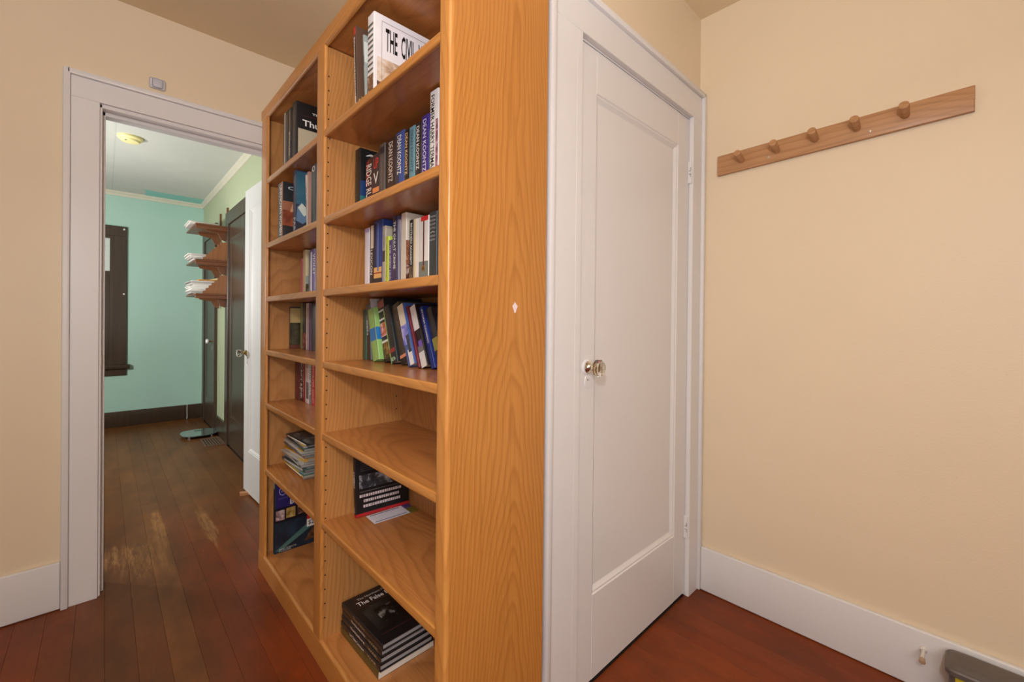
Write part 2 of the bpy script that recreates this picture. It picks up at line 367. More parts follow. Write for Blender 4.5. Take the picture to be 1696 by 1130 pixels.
# inner strip of the casing on the latch side reaches the door
m.box(1.0235, 1.0505, YC-.019, YC, 0, 2.052, WHITE, .001, 1)
m.done('jamb', c2)
def panel_door(root, w, h, t, mat, stile=.098, trail=.135, brail=.275, place=None, ins=.013):
    """one-panel door in local x (width), y 0..t (face at 0), z 0..h; place maps to the world"""
    P = place
    for a, b in ((0, stile), (w-stile, w)): MB().box(a, b, 0, t, 0, h, mat, .0015, 1).xf(P).done('stile', root)
    MB().box(stile, w-stile, 0, t, 0, brail, mat, .0006, 1).xf(P).done('rail', root); MB().box(stile, w-stile, 0, t, h-trail, h, mat, .0006, 1).xf(P).done('rail', root)
    MB().box(stile-.002, w-stile+.002, ins, t-ins, brail-.002, h-trail+.002, mat).xf(P).done('panel', root)
    m = MB()
    x0, x1, z0, z1, e = stile, w-stile, brail, h-trail, .021
    def strip(p, q, r, s_):   # sloped ogee strip as two facets
        m.prism([p, q, r, s_], (0, .0, 0), mat) if False else None
    def ring(o1, y1, o2, y2):
        A = [(x0+o1, y1, z0+o1), (x1-o1, y1, z0+o1), (x1-o1, y1, z1-o1), (x0+o1, y1, z1-o1)]
        B = [(x0+o2, y2, z0+o2), (x1-o2, y2, z0+o2), (x1-o2, y2, z1-o2), (x0+o2, y2, z1-o2)]
        i = m.mi(mat)
        for k in range(4):
            f = m.bm.faces.new([m.bm.verts.new(q) for q in (A[k], A[(k+1) % 4], B[(k+1) % 4], B[k])]); f.material_index = i
    q_ = (ins-.0002)/.0128; ring(0, .0005*q_, .003, .0035*q_); ring(.003, .0035*q_, .008, .0040*q_); ring(.008, .0040*q_, .016, .0105*q_); ring(.016, .0105*q_, e, .0128*q_)
    bmesh.ops.remove_doubles(m.bm, verts=m.bm.verts[:], dist=1e-5)
    m.xf(P).done('moulding', root)
d1 = thing('door_1', (1.0535, YC, 0), 'white one-panel closet door with glass knob', 'door', kind='structure')
panel_door(d1, 1.8176-1.0535, 2.033, .035, WHITE, place=Matrix.Translation((1.0535, YC, .012)))
def glass_knob(root, c, axis, ref, rk=.0265, name='door_knob'):
    k = MB().lathe(c, axis, [(0, .0245), (.002, .0245), (.004, .021), (.0045, .0)], WHITE, 28).done('door_knob', root)
    MB().lathe(c, axis, [(.0045, .0195), (.0075, .0195), (.010, .0145), (.013, .011), (.019, .0085), (.024, .0095), (.0275, .0145), (.030, .0150)], CHROME if name == 'door_knob' else BRASS, 20).done('neck', k)
    g = MB().lathe(c, axis, [(.0302, .0135), (.034, rk*.80), (.0405, rk), (.050, rk), (.0575, rk*.80), (.0605, rk*.45), (.0607, 0)], GLASS, 12)
    g.done('glass_grip', k, smooth=False)
    MB().lathe(c, axis, [(.0302, .0125), (.0315, .0125), (.0335, .004)], BRASS, 12).done('star_core', k)
    return k
glass_knob(d1, (1.110, YC, 1.030), (0, -1, 0), (1, 0, 0))
def keyplate(root, o, u, n, hh=.0215, ww=.0150, mat=WHITE):
    o, u, n = Vector(o), Vector(u), Vector(n); m = MB()
    pts = [o+u*ww*math.cos(2*math.pi*k/24)+Zv*hh*math.sin(2*math.pi*k/24) for k in range(24)]
    m.prism(pts, n*.0022, mat); e = m.done('keyhole_plate', root)
    m = MB(); pts = [o+n*.0023+u*.002*math.cos(2*math.pi*k/10)+Zv*(.006+.003*math.sin(2*math.pi*k/10)) for k in range(10)]; m.prism(pts, n*.0004, HOLE); m.done('keyhole', e)
keyplate(d1, (1.114, YC, .983), (1, 0, 0), (0, -1, 0))
for zc in (1.816, .298):
    h = MB().box(1.8105, 1.8215, YC-.016, YC+.0, zc-.047, zc+.047, WHITE, .001, 1).done('hinge', d1)
    m = MB(); m.lathe((1.8215, YC-.012, zc-.050), (0, 0, 1), [(0, .002), (.001, .0055), (.035, .0055), (.0352, .0045), (.0362, .0045), (.0364, .0055), (.064, .0055), (.0642, .0045), (.0652, .0045), (.0654, .0055), (.099, .0055), (.1, .002)], WHITE, 14); m.done('knuckle', h)
    m = MB()
    for dz in (-.052, .052): m.lathe((1.8215, YC-.012, zc+dz-.003), (0, 0, 1), [(0, .002), (.0015, .0042), (.0045, .0042), (.006, .002)], WHITE, 12)
    m.done('finial', h)
    m = MB()
    for a, b in ((-.020, -.008), (.006, .020)):
        m.box(1.8098, 1.8104, YC-.013, YC-.0115, zc+a, zc+b, HOLE); m.box(1.8098, 1.8104, YC-.013, YC-.004, zc+(a if a > 0 else b)-.0008, zc+(a if a > 0 else b)+.0008, HOLE)
    m.done('seam', h)

# ------------------------------------------------------------------ peg rail
pr = thing('peg_rail', (XR, .365, 1.80), 'long thin wooden rail with five round pegs screwed to the cream wall', 'coat rack')
m = MB(); T = .017
m.prism([(XR, .742, 1.805), (XR, -.012, 1.824), (XR, -.012, 1.902), (XR, .742, 1.888)], (-T, 0, 0), PEGWOOD)
bmesh.ops.bevel(m.bm, geom=m.bm.edges[:], offset=.0025, segments=2, affect='EDGES', profile=.5)
m.done('board', pr)
for y, z in ((.644, 1.846), (.516, 1.850), (.391, 1.856), (.270, 1.858), (.144, 1.861)):
    MB().lathe((XR-T+.003, y, z), (-1, 0, .26), [(0, .0115), (.058, .0138), (.0615, .0132), (.063, .011)], PEGWOOD, 20).done('peg', pr)
for y, z in ((.545, 1.833), (.235, 1.838)):
    MB().lathe((XR-T+.0006, y, z), (-1, 0, 0), [(0, .0045), (.0012, .0040), (.0016, .002)], STEEL, 14).done('screw', pr)

# ------------------------------------------------------------------ bookcase
BX, BB = .534, .848          # front and back
Y_N, Y_F = .765, 2.287       # near and far outer faces
bk = thing('bookcase', (BX, Y_N, 0), 'tall honey oak double bookcase standing between doorway and closet', 'bookcase')
ZS = [.487, .788, 1.031, 1.274, 1.518, 1.813]; TOPU, TOP, BOT = 2.095, 2.152, .082
fx = BX+.011
m = MB(); m.box(fx-.003, BB, Y_N+.001, Y_N+.024, 0, TOP-.01, OAK_SIDE, .001, 1); m.done('side_panel', bk)
m = MB(); m.box(fx, BB, Y_F-.045, Y_F-.002, 0, TOPU+.005, OAK_INT, .001, 1); m.done('side_panel', bk)
YD0, YD1 = 1.492, 1.562
m = MB(); m.box(fx-.002, BB-.012, YD0+.004, YD1-.004, BOT-.01, TOPU+.002, OAK_INT); m.done('divider', bk)
MB().box(BB-.012, BB-.004, Y_N+.02, Y_F-.02, .02, TOP-.02, OAK_INT).done('back_panel', bk)
vert = lambda a, b: abs(a.z-b.z) > .5 and a.x < BX+.001
for a, b in ((Y_N, .807), (YD0, YD1), (2.196, Y_F)):
    MB().boxv(BX, fx, a, b, BOT-.012 if a > .8 and a < 2 else 0, TOPU+.004, OAK_V, .007, vert, 4).done('stile', bk)
MB().boxv(BX-.001, fx, Y_N, Y_F, TOPU, TOP, OAK_H, .012, lambda a, b: a.x < BX+.001 and b.x < BX+.001 and abs(a.y-b.y) > .5, 4).done('top_rail', bk)
MB().box(fx-.001, BB, Y_N+.002, Y_F-.002, TOPU+.006, TOP-.012, OAK_S).done('top_panel', bk)
MB().boxv(BX-.0015, fx, Y_N, Y_F, 0, BOT+.004, OAK_H, .009, lambda a, b: a.x < BX+.001 and b.x < BX+.001 and abs(a.y-b.y) > .5 and a.z > .05, 4).done('base_rail', bk)
ya, yb, yc, yd = Y_N+.024, YD0+.004, YD1-.004, Y_F-.045
for a, b in ((ya, yb), (yc, yd)):
    MB().box(fx-.001, BB-.012, a, b, BOT-.02, BOT, OAK_S).done('bottom_shelf', bk)
    for z in ZS:
        s_ = MB(); s_.box(BX+.0225 if False else BX+.010, BB-.012, a+.0015, b-.0015, z-.021, z, OAK_S, .001, 1); o = s_.done('shelf', bk)
        s_ = MB(); s_.boxv(BX+.002, BX+.012, a+.0015 if a < 1 else a+.0015, b-.0015, z-.0235, z+.0008, OAK_H, .004, lambda p, q: p.x < BX+.003 and q.x < BX+.003 and abs(p.y-q.y) > .3, 3); s_.done('nosing', o)
# shelf fronts run clear of the stiles: shorten by the stile overlap is hidden behind them
def disc(m, y, x, z, r=.0026, sgn=-1): m.lathe((x, y, z), (0, sgn, 0), [(0, r), (.0006, r), (.0007, 0)], HOLE, 8)
m = MB()
z = .155
while z < 2.02:
    for yy in (yb, yd):
        disc(m, yy, fx+.0055, z)
        disc(m, yy, BB-.035, z)
    z += .0485
m.done('peg_holes', bk, kind='stuff')
for yy in (yb, yd):
    for z in ZS:
        if z == 1.031 and yy == yb: pass
        MB().lathe((fx+.0065, yy, z-.0255), (0, -1, 0), [(0, .0028), (.007, .0028), (.0085, .0015)], STEEL, 10).done('shelf_pin', bk)
# scuff on the side panel
m = MB(); pts = [(.735+.0075*math.cos(a)*(1+.3*math.sin(3*a)), Y_N+.0006, 1.206+.0115*math.sin(a)*(1+.25*math.cos(4*a))) for a in [2*math.pi*k/16 for k in range(16)]]
m.prism(pts, (0, -.0005, 0), flat(srgb(225, 205, 205), .7, name='pale_paint_smear')); m.done('paint_smear', bk)

# ------------------------------------------------------------------ books
def C(*c, rough=.35): return flat(srgb(*c), rough, name='book_cover')
def ymat(M, m): return m.xf(M) if M else m
def book(label, X, d, y0, y1, z0, h, cover, spine=(), front=(), group=None, hard=True, lean=0, name='book', pages=PAGES, rot=0, cat='book'):
    """upright book, spine towards -x, front cover towards -y.
    spine: list of (kind, args) in fractions (v0,v1 height), front: fractions (u0,u1,v0,v1)."""
    z0 += .0007; t = .0025 if hard else .0007; r = min(.0032 if hard else .0016, (y1-y0)*.35); ins = .0035 if hard else .0003
    root = thing(name, (X+d/2, (y0+y1)/2, z0), label, cat, group)
    M = None
    if lean: M = Matrix.Translation((0, y1, z0)) @ Matrix.Rotation(-rad(lean), 4, 'X') @ Matrix.Translation((0, -y1, -z0))
    if rot: M = (M or Matrix()) @ Matrix.Translation((X, y0, 0)) @ Matrix.Rotation(rad(rot), 4, 'Z') @ Matrix.Translation((-X, -y0, 0))
    out = [(X+d, y0)]+[(X+r-r*math.sin(a), y0+r-r*math.cos(a)) for a in (0, .5, 1.05, 1.5708)]+[(X+r-r*math.sin(a), y1-r+r*math.cos(a)) for a in (1.5708, 1.05, .5, 0)]+[(X+d, y1)]
    inn = [(X+d, y1-t), (X+t, y1-t), (X+t, y0+t), (X+d, y0+t)]
    m = MB(); m.prism([(a, b, z0) for a, b in out+inn], (0, 0, h), cover); ymat(M, m).done('cover', root)
    m = MB(); m.box(X+t+.0004, X+d-ins, y0+t+.0002, y1-t-.0002, z0+ins, z0+h-ins, pages); ymat(M, m).done('pages', root)
    m = MB(); e = .0003; n = 0; W = y1-y0
    for s_ in spine:
        n += 1; e = .0003+.00008*n
        if s_[0] == 'band': _, a, b, mt = s_[:4]; m.quad((X-e, y1-r*.6, z0+h*a), (0, -(W-r*1.2), 0), (0, 0, h*(b-a)), mt)
        elif s_[0] == 'stripe': _, a, b, p, q, mt = s_; m.quad((X-e, y1-W*p, z0+h*a), (0, -W*(q-p), 0), (0, 0, h*(b-a)), mt)
        elif s_[0] == 'text':   # reading downwards, tops of letters towards -y
            _, st, a, b, mt = s_[:5]; p, q = (s_[5], s_[6]) if len(s_) > 5 else (.25, .75)
            m.text(st, (X-e, y1-W*p, z0+h*b), (0, 0, -h*(b-a)), (0, -W*(q-p), 0), mt, .012)
        elif s_[0] == 'htext':
            _, st, a, b, mt = s_[:5]; m.text(st, (X-e, y1-W*.14, z0+h*a), (0, -W*.72, 0), (0, 0, h*(b-a)), mt, .012)
    if n: ymat(M, m).done('spine_print', root, smooth=False)
    m = MB(); n = 0
    for s_ in front:
        n += 1; e = .0003+.00006*n
        if s_[0] == 'rect': _, u0, u1, v0, v1, mt = s_[:6]; m.quad((X+d*u0, y0-e, z0+h*v0), (d*(u1-u0), 0, 0), (0, 0, h*(v1-v0)), mt)
        elif s_[0] == 'poly':
            _, pts, mt = s_[:3]; 
            f = m.bm.faces.new([m.bm.verts.new((X+d*u, y0-e, z0+h*v)) for u, v in pts]); f.material_index = m.mi(mt)
        elif s_[0] == 'text': _, st, u0, u1, v0, v1, mt = s_[:7]; m.text(st, (X+d*u0, y0-e-.0001, z0+h*v0), (d*(u1-u0), 0, 0), (0, 0, h*(v1-v0)), mt, s_[7] if len(s_) > 7 else .012)
    if n: ymat(M, m).done('cover_print', root, smooth=False)
    return root
WHT = flat(srgb(236, 233, 228), .45, name='white_print'); BLK = flat(srgb(22, 20, 22), .4, name='black_print')
# ---- right bay, top shelf
G = 'books on the right bay top shelf'; z = ZS[5]
book('thin brown magazine with red spine top, far end of the right bay top shelf', .556, .21, 1.278, 1.292, z, .262, C(92, 70, 58), [('band', .90, .99, C(200, 50, 40)), ('stripe', .0, .88, 0, .35, WHT), ('text', 'AMERICAN HISTORY', .15, .85, BLK, .1, .9)],
     [('text', 'T', .30, .48, .28, .40, BLK), ('rect', .30, .55, .20, .25, C(220, 60, 45)), ('rect', .02, .9, .0, .16, printmat([(40, 30, 25), (120, 90, 60), (230, 200, 150)], 60))], G, False, 4, 'magazine')
book('pale grey dog-eared pamphlet tucked behind the big white book on the right bay top shelf', .561, .17, 1.232, 1.240, z, .215, C(150, 160, 160), [('band', .55, .7, C(95, 110, 112))], [('rect', .0, .4, .6, .9, C(205, 212, 210))], G, False, 5, 'magazine')
sp = [('band', .0, .30, printmat([(60, 45, 35), (130, 90, 65), (215, 190, 170)], 70, seed=2))]+[('stripe', .34+.065*i, .355+.065*i+.01, .1, .9, C(95, 100, 98)) for i in range(9)]
book('large white history book with tall black title and sepia battle scene on its cover', .562, .20, 1.184, 1.226, z, .252, C(232, 228, 232), sp,
     [('rect', .05, .97, .02, .22, printmat([(45, 32, 28), (95, 65, 52), (190, 160, 140)], 75, seed=3), 1), ('rect', .05, .97, .22, .50, printmat([(150, 110, 85), (215, 190, 165), (240, 230, 222)], 30, seed=4), 1),
      ('text', 'THE  CIVIL  WAR', .18, 1.02-.04, .60, .87, BLK, .02), ('rect', .12, .125, .05, .93, C(120, 112, 112), 2), ('rect', .12, .97, .925, .93, C(120, 112, 112), 2)], G)
# ---- right bay, second shelf: novels
G = 'books on the right bay second shelf'; z = ZS[4]; X = .655
GR = printmat([(10, 14, 20), (20, 50, 90), (40, 80, 70)], 8, seed=6)
book('black paperback with green and blue glow, leftmost on the right bay second shelf', .640, .19, 1.446, 1.487, z, .250, C(20, 22, 24), [('band', 0, .18, C(90, 160, 80)), ('text', 'SPY CODE', .2, .9, C(80, 95, 70), .1, .4)],
     [('rect', 0, 1, .0, .16, C(110, 190, 90)), ('rect', 0, 1, .16, .34, C(45, 110, 110)), ('rect', 0, 1, .34, .55, C(30, 60, 110)), ('text', 'A SPY', .1, .9, .90, .94, WHT), ('text', 'I', .12, .35, .56, .70, C(220, 120, 60))], G, False, pages=PAGES2)
bb = [1.4405, 1.381, 1.332, 1.281, 1.218+.006, 1.172, 1.142, 1.109, 1.0745, 1.036, .998]
OR = C(235, 150, 90)
book('paperback with red and black lettered spine between the black and the comic-red spines', X, .17, bb[1]+.0005, bb[0]-.006, z, .205, C(60, 30, 28), [('text', 'THE RIDGE', .56, .97, C(225, 70, 60), .05, .45), ('text', 'RIDGE RULE', .22, .90, WHT, .1, .85), ('band', .0, .2, C(190, 90, 50))], (), G, False, pages=PAGES2)
book('dark paperback with a white letter V and orange band on its spine', X, .17, bb[2]+.0005, bb[1], z, .208, C(52, 44, 50), [('htext', 'UP', .76, .93, C(225, 60, 60)), ('htext', 'V', .52, .70, WHT), ('band', .38, .46, OR), ('band', .10, .32, printmat([(60, 30, 40), (140, 70, 50), (225, 200, 190)], 70, seed=8))], (), G, False, pages=PAGES2)
book('thick charcoal grey hardback, fourth on the right bay second shelf', X, .165, bb[3]+.016, bb[2], z, .228, C(92, 84, 82), [('band', .86, .95, C(40, 42, 52)), ('text', 'A NOVEL OF WAR', .3, .8, C(140, 130, 128), .3, .5)], (), G)
def dk(label, i, h, col, tcol, extra=(), grp=G, dx=0, t0=.40, t1=.955): return book(label, X+dx, .165, bb[i+1]+.0005, bb[i], z, h, col, list(extra)+[('text', 'DEAN KOONTZ', t0, t1, tcol, .22, .68)], (), grp)
book('thin black hardback pressed against the grey spine', X+.003, .165, bb[3]+.0005, bb[3]+.0155, z, .224, C(26, 27, 30), (), (), G)
dk('maroon-brown thriller hardback with white author name, beside the thick grey book', 3, .227, C(58, 38, 36), C(225, 215, 205), [('band', .02, .26, C(110, 48, 30))])
dk('blue hardback with grey stripe and white author name on its spine', 4, .231, C(58, 82, 150), WHT, [('stripe', .0, .97, .0, .42, C(58, 58, 74)), ('text', 'FROM THE CORNER', .04, .30, C(190, 195, 210), .12, .3)], t0=.44)
dk('black hardback with cream-orange author name on its spine', 5, .225, C(34, 28, 28), C(240, 205, 150))
dk('teal hardback with dark author name on its spine', 6, .224, C(105, 150, 165), C(40, 80, 100), [('stripe', .0, .2, .2, .6, WHT)])
dk('black hardback with white author name, between the teal and the purple spines', 7, .224, C(42, 36, 36), WHT, [('band', .02, .09, C(200, 95, 50))])
dk('purple hardback with white author name and swirl on its spine', 8, .233, C(62, 44, 132), C(215, 210, 240), [('htext', 'S', .04, .17, C(170, 160, 225))], t0=.32)
book('tall white book with black lettered spine, nearest on the right bay second shelf', .634, .19, .958, .998, z, .266, C(228, 226, 226), [('text', 'FORMER HARRY TERMANN HE', .03, .96, BLK, .12, .55), ('stripe', .1, .7, .72, .98, printmat([(60, 40, 60), (150, 80, 110), (220, 200, 210)], 60, seed=9)), ('stripe', .0, .62, .0, .06, C(90, 150, 70))], (), G)
# ---- right bay, third shelf
G = 'books on the right bay third shelf'; z = ZS[3]; X = .640; Q = .9524
def B(label, ya, yb_, h, col, sp=(), fr=(), dx=0, d=.155, hard=True, pg=PAGES):
    ya, yb_, h = ya*Q, yb_*Q, (h+.102)*Q-.102
    return book(label, X+dx, d, ya, yb_, z, h, col, sp, fr, G, hard, pages=pg)
B('plain white book with violet spine top, leftmost on the right bay third shelf', 1.438, 1.476, .221, C(232, 230, 240), [('band', .93, .99, C(190, 180, 225))])
B('dark brown book with white lettering and cream upper spine', 1.4035, 1.4375, .231, C(52, 42, 40), [('stripe', .62, .97, .3, .95, C(222, 212, 190)), ('text', 'LEXICON', .22, .60, WHT, .25, .75)])
B('glossy blue hardback with an orange sunset at the foot of its spine', 1.342, 1.403, .236, C(44, 66, 132), [('stripe', .1, .97, .02, .22, C(26, 34, 66)), ('band', .15, .31, C(235, 185, 110)), ('band', .215, .235, C(180, 70, 45)), ('band', .0, .15, C(30, 32, 44)), ('stripe', .25, .95, .45, .62, C(92, 122, 190)), ('text', 'THE BLUE COAST', .3, .92, C(24, 32, 60), .05, .2)])  # the lighter blue stripe is a gloss highlight painted onto the spine
B('beige-grey book with a brown square label on its spine', 1.320, 1.3415, .210, C(176, 166, 148), [('band', .42, .60, C(70, 55, 45)), ('text', 'OTHERS', .64, .85, C(125, 115, 105), .3, .7)])
B('short lime green book on the right bay third shelf', 1.297, 1.3195, .172, C(196, 214, 74), [('text', 'GARDEN GUIDE', .2, .85, C(120, 130, 60), .3, .6)])
B('short violet book with white lettering beside the lime green spine', 1.2745, 1.2965, .157, C(78, 62, 112), [('text', 'THE SPIRIT LINE', .15, .9, WHT, .3, .65)])
B('tall navy book with bold white vertical title', 1.2425, 1.274, .229, C(38, 34, 66), [('band', .0, .55, C(62, 46, 84)), ('text', 'THE GREAT CRIME', .25, .93, WHT, .3, .72)])
B('dark blue and white striped hardback beside the navy spine', 1.219, 1.242, .226, C(34, 44, 100), [('stripe', .0, .95, .45, .62, C(210, 210, 225)), ('stripe', .0, .94, .80, .98, C(222, 218, 224))])
B('large pale book with rust-red figures on its cover', 1.186, 1.2165, .230, C(214, 202, 184), [('band', .0, .95, C(214, 202, 184))],
  [('rect', 0, 1, .28, .62, printmat([(120, 70, 50), (165, 105, 80), (215, 195, 170)], 45, seed=12)), ('rect', 0, 1, .0, .30, printmat([(50, 35, 35), (120, 70, 55), (235, 215, 205)], 55, seed=13), 1)])
B('black paperback with white lettering beside the cream book', 1.1445, 1.1665, .201, C(30, 28, 28), [('text', 'BROTHERS ACADEMY', .3, .95, WHT, .3, .75), ('band', .0, .28, printmat([(25, 20, 18), (90, 70, 50), (150, 120, 90)], 60, seed=14))], (), 0, .14, False)
B('cream spined hardback on the right bay third shelf', 1.119, 1.144, .200, C(226, 206, 164), [('stripe', .05, 1, .62, .98, C(235, 230, 222))])
RIB = C(96, 22, 30)
rb = B('white book with a dark red medal ribbon on its spine', 1.058, 1.1185, .200, C(226, 222, 216), [('band', .0, .33, C(120, 128, 122)), ('stripe', .0, .96, .0, .14, C(236, 232, 226)), ('stripe', .93, 1., .3, .95, C(205, 34, 40)), ('stripe', .24, .93, .50, .62, RIB)])
m = MB(); m.lathe((X-.0009, 1.0848*Q, z+.042), (-1, 0, 0), [(0, .0085), (.0005, .0085), (.0006, .0)], C(160, 110, 50), 16); m.lathe((X-.0016, 1.0848*Q, z+.042), (-1, 0, 0), [(0, .0055), (.0002, .0055), (.0003, 0)], C(90, 60, 35), 14); m.done('medal_print', rb)
B('slate grey book with lines of white print at the top of its spine', 1.018, 1.0575, .205, C(58, 62, 64), [('htext', t_, .92-.055*i, .945-.055*i, C(190, 190, 185)) for i, t_ in enumerate(('THE BIG', 'BOOK', 'OF', 'LITTLE', 'A', 'WORLD', 'HISTORY'))])
# ---- right bay, fourth shelf: leaning books
G = 'books leaning on the right bay fourth shelf'; z = ZS[2]
prev = None
R4 = [(.672, .028, .178, 0, C(58, 84, 62), [('text', 'THE ESSENTIAL ATLAS', .05, .95, C(30, 45, 35), .1, .45)], 'dark green book standing upright at the divider on the fourth shelf', True),
 (.671, .026, .195, 5, C(96, 102, 102), [('band', .0, .5, C(48, 38, 36)), ('text', 'GEM', .45, .72, WHT, .1, .4)], 'grey and dark brown book beside the dark green one', True),
 (.672, .009, .216, 10, C(190, 180, 180), [('band', .7, .97, C(130, 125, 128))], 'thin pale grey booklet leaning on the fourth shelf', False),
 (.658, .047, .178, 14, C(148, 192, 108), [('band', .38, .62, C(28, 126, 196)), ('text', 'SCIENCE AND FICTION STORIES', .04, .96, C(90, 120, 60), .84, .97), ('stripe', .0, 1, .93, .99, C(190, 205, 160))], 'lime green hardback with a bright blue band across its spine', True),
 (.672, .048, .211, 16, C(38, 36, 38), [('band', .86, .98, C(150, 95, 80)), ('band', .80, .83, WHT), ('band', .66, .69, WHT), ('band', .40, .62, printmat([(240, 235, 230), (225, 120, 80), (50, 30, 30)], 50, seed=20)), ('band', .30, .335, WHT), ('band', .05, .30, printmat([(25, 20, 15), (110, 70, 25), (200, 165, 90)], 50, seed=21))], 'black hardback with a white-edged orange picture on its spine', True),
 (.665, .040, .190, 19, C(36, 42, 44), [('stripe', .0, .96, .0, .16, C(128, 176, 104)), ('band', .18, .25, C(150, 50, 50)), ('htext', 'B', .04, .10, C(170, 200, 170))], 'charcoal book with a light green spine edge', True),
 (.672, .050, .196, 21, C(66, 58, 46), [('band', .0, .14, C(28, 24, 24)), ('band', .10, .15, C(215, 140, 110)), ('text', 'AMERICANO', .55, .95, C(96, 84, 70), .3, .7)], 'thick dark olive-brown hardback leaning on the fourth shelf', True),
 (.662, .040, .194, 22, C(72, 98, 158), [('stripe', .66, 1, .1, .95, C(232, 220, 196)), ('band', .34, .66, printmat([(80, 90, 190), (150, 150, 225), (225, 215, 235)], 30, seed=22)), ('stripe', .0, .25, .4, .98, C(234, 230, 232)), ('stripe', .2, .48, .55, 1., printmat([(25, 30, 40), (70, 80, 110), (200, 200, 210)], 50, seed=23))], 'blue and cream book with a violet middle, leaning before the maroon one', True),
 (.668, .011, .194, 22, C(112, 34, 46), [], 'thin maroon book leaning on the fourth shelf', True),
 (.674, .034, .192, 22, C(32, 22, 24), [('band', .60, 1., C(228, 224, 222)), ('band', .0, .24, C(222, 220, 220)), ('band', .24, .34, C(120, 116, 116)), ('stripe', .32, .42, .3, .9, C(120, 90, 180))], 'book with white ends and a black middle on its spine', True),
 (.682, .021, .190, 22, C(32, 48, 120), [('text', 'STORM COMING', .4, .95, WHT, .55, .9)], 'navy blue book with white lettering leaning near the oak upright', True),
 (.690, .030, .186, 23, C(52, 46, 48), [('band', .3, .5, C(150, 140, 60))], 'black softcover with purple stripe, nearest the oak upright on the fourth shelf', False)]
Y1 = 1.486
for i, (X_, th, hh, ang, col, sp, lab, hard) in enumerate(R4):
    if prev:
        pY, pth, pa, ph = prev; zz = min(hh*math.cos(rad(ang)), ph*math.cos(rad(pa)))
        # front (+y) face of this book touches the rear (-y) face of its neighbour
        f_ = lambda q: pY-pth/math.cos(rad(pa))+q*math.tan(rad(pa))-q*math.tan(rad(ang))
        Y1 = min(f_(zz), f_(pth*math.sin(rad(pa))))-.0008
    fr = ()
    if i == 11: fr = [('rect', .1, 1, .42, .5, C(120, 92, 130)), ('rect', .3, 1, .0, .3, C(225, 205, 60), 1)]
    if i == 3: fr = [('rect', 0, 1, .38, .62, C(28, 126, 196))]
    if i == 4: fr = [('rect', .1, .9, .1, .5, printmat([(240, 235, 230), (225, 120, 80), (50, 30, 30)], 50, seed=20))]
    book(lab, X_, .145, Y1-th, Y1, z, hh, col, sp, fr, G, hard, lean=ang)
    prev = (Y1, th, ang, hh)
# ---- right bay, sixth level: black picture book and paper slip
z = ZS[0]
G = None
T_ = C(205, 190, 192)
fr = [('rect', .0, 1, .0, .045, C(176, 32, 36)), ('rect', .07, .97, .40, .60, printmat([(20, 20, 24), (60, 62, 66), (205, 205, 210)], 26, seed=30), 0), ('rect', .42, .97, .66, .88, printmat([(28, 18, 18), (70, 30, 25), (40, 30, 40)], 25, seed=31), 0)]
for r_, (u0, u1) in enumerate(((.07, .88), (.14, .80), (.13, .82))):
    v = .275-.075*r_; u = u0
    while u < u1-.03:
        w_ = random.uniform(.02, .045); fr.append(('rect', u, min(u+w_, u1), v, v+.04, T_, 1)); u += w_+.009
for r_ in range(7):
    fr.append(('rect', .09, .34, .66+.03*r_, .668+.03*r_, C(85, 82, 82), 1))
fr.append(('rect', .07, .92, .355, .365, C(96, 92, 92), 1))
book('black picture book with red foot band and pale caption lines, leaning at the divider', .632, .197, 1.438, 1.458, z, .235, C(18, 17, 19), [('text', 'COMBAT', .42, .66, WHT, .15, .85), ('band', .0, .04, C(176, 32, 36)), ('text', 'AB', .06, .14, C(190, 190, 190), .3, .7)], fr, None, True, lean=4, rot=-4)
slip = thing('paper_slip', (.73, 1.40, z), 'white printed paper slip lying on the shelf before the black picture book', 'paper')
m = MB(); P4 = [(.664, 1.430), (.661, 1.357), (.794, 1.355), (.797, 1.428)]
m.prism([(a, b, z+.0011) for a, b in P4], (0, 0, .0006), flat(srgb(232, 230, 238), .7, name='white_paper')); m.done('sheet', slip)
m = MB(); PP = flat(srgb(72, 62, 110), .6, name='violet_print')
lerp = lambda u, v: (P4[1][0]+(P4[2][0]-P4[1][0])*u, P4[1][1]+(P4[2][1]-P4[1][1])*u+(P4[0][1]-P4[1][1])*v, z+.0019)
def pq(u0, u1, v0, v1, mt): f = m.bm.faces.new([m.bm.verts.new(lerp(a, b)) for a, b in ((u0, v0), (u1, v0), (u1, v1), (u0, v1))]); f.material_index = m.mi(mt)
pq(.06, .94, .10, .15, PP); pq(.10, .92, .85, .91, PP)
for k in range(9): pq(.1+.09*k, .102+.09*k, .22, .80, C(170, 165, 190))
m.done('print', slip, smooth=False)
bm_ = thing('bookmark', (.805, 1.41, z), 'blue and yellow-green printed card under the paper slip corner', 'card')
m = MB(); m.prism([(.770, 1.4305, z+.0004), (.775, 1.352, z+.0004), (.829, 1.352, z+.0004), (.826, 1.4305, z+.0004)], (0, 0, .0004), C(122, 120, 50)); m.done('card', bm_)
m = MB(); m.quad((.772, 1.398, z+.00087), (.055, 0, 0), (0, .031, 0), C(90, 85, 150)); m.done('print', bm_, smooth=False)
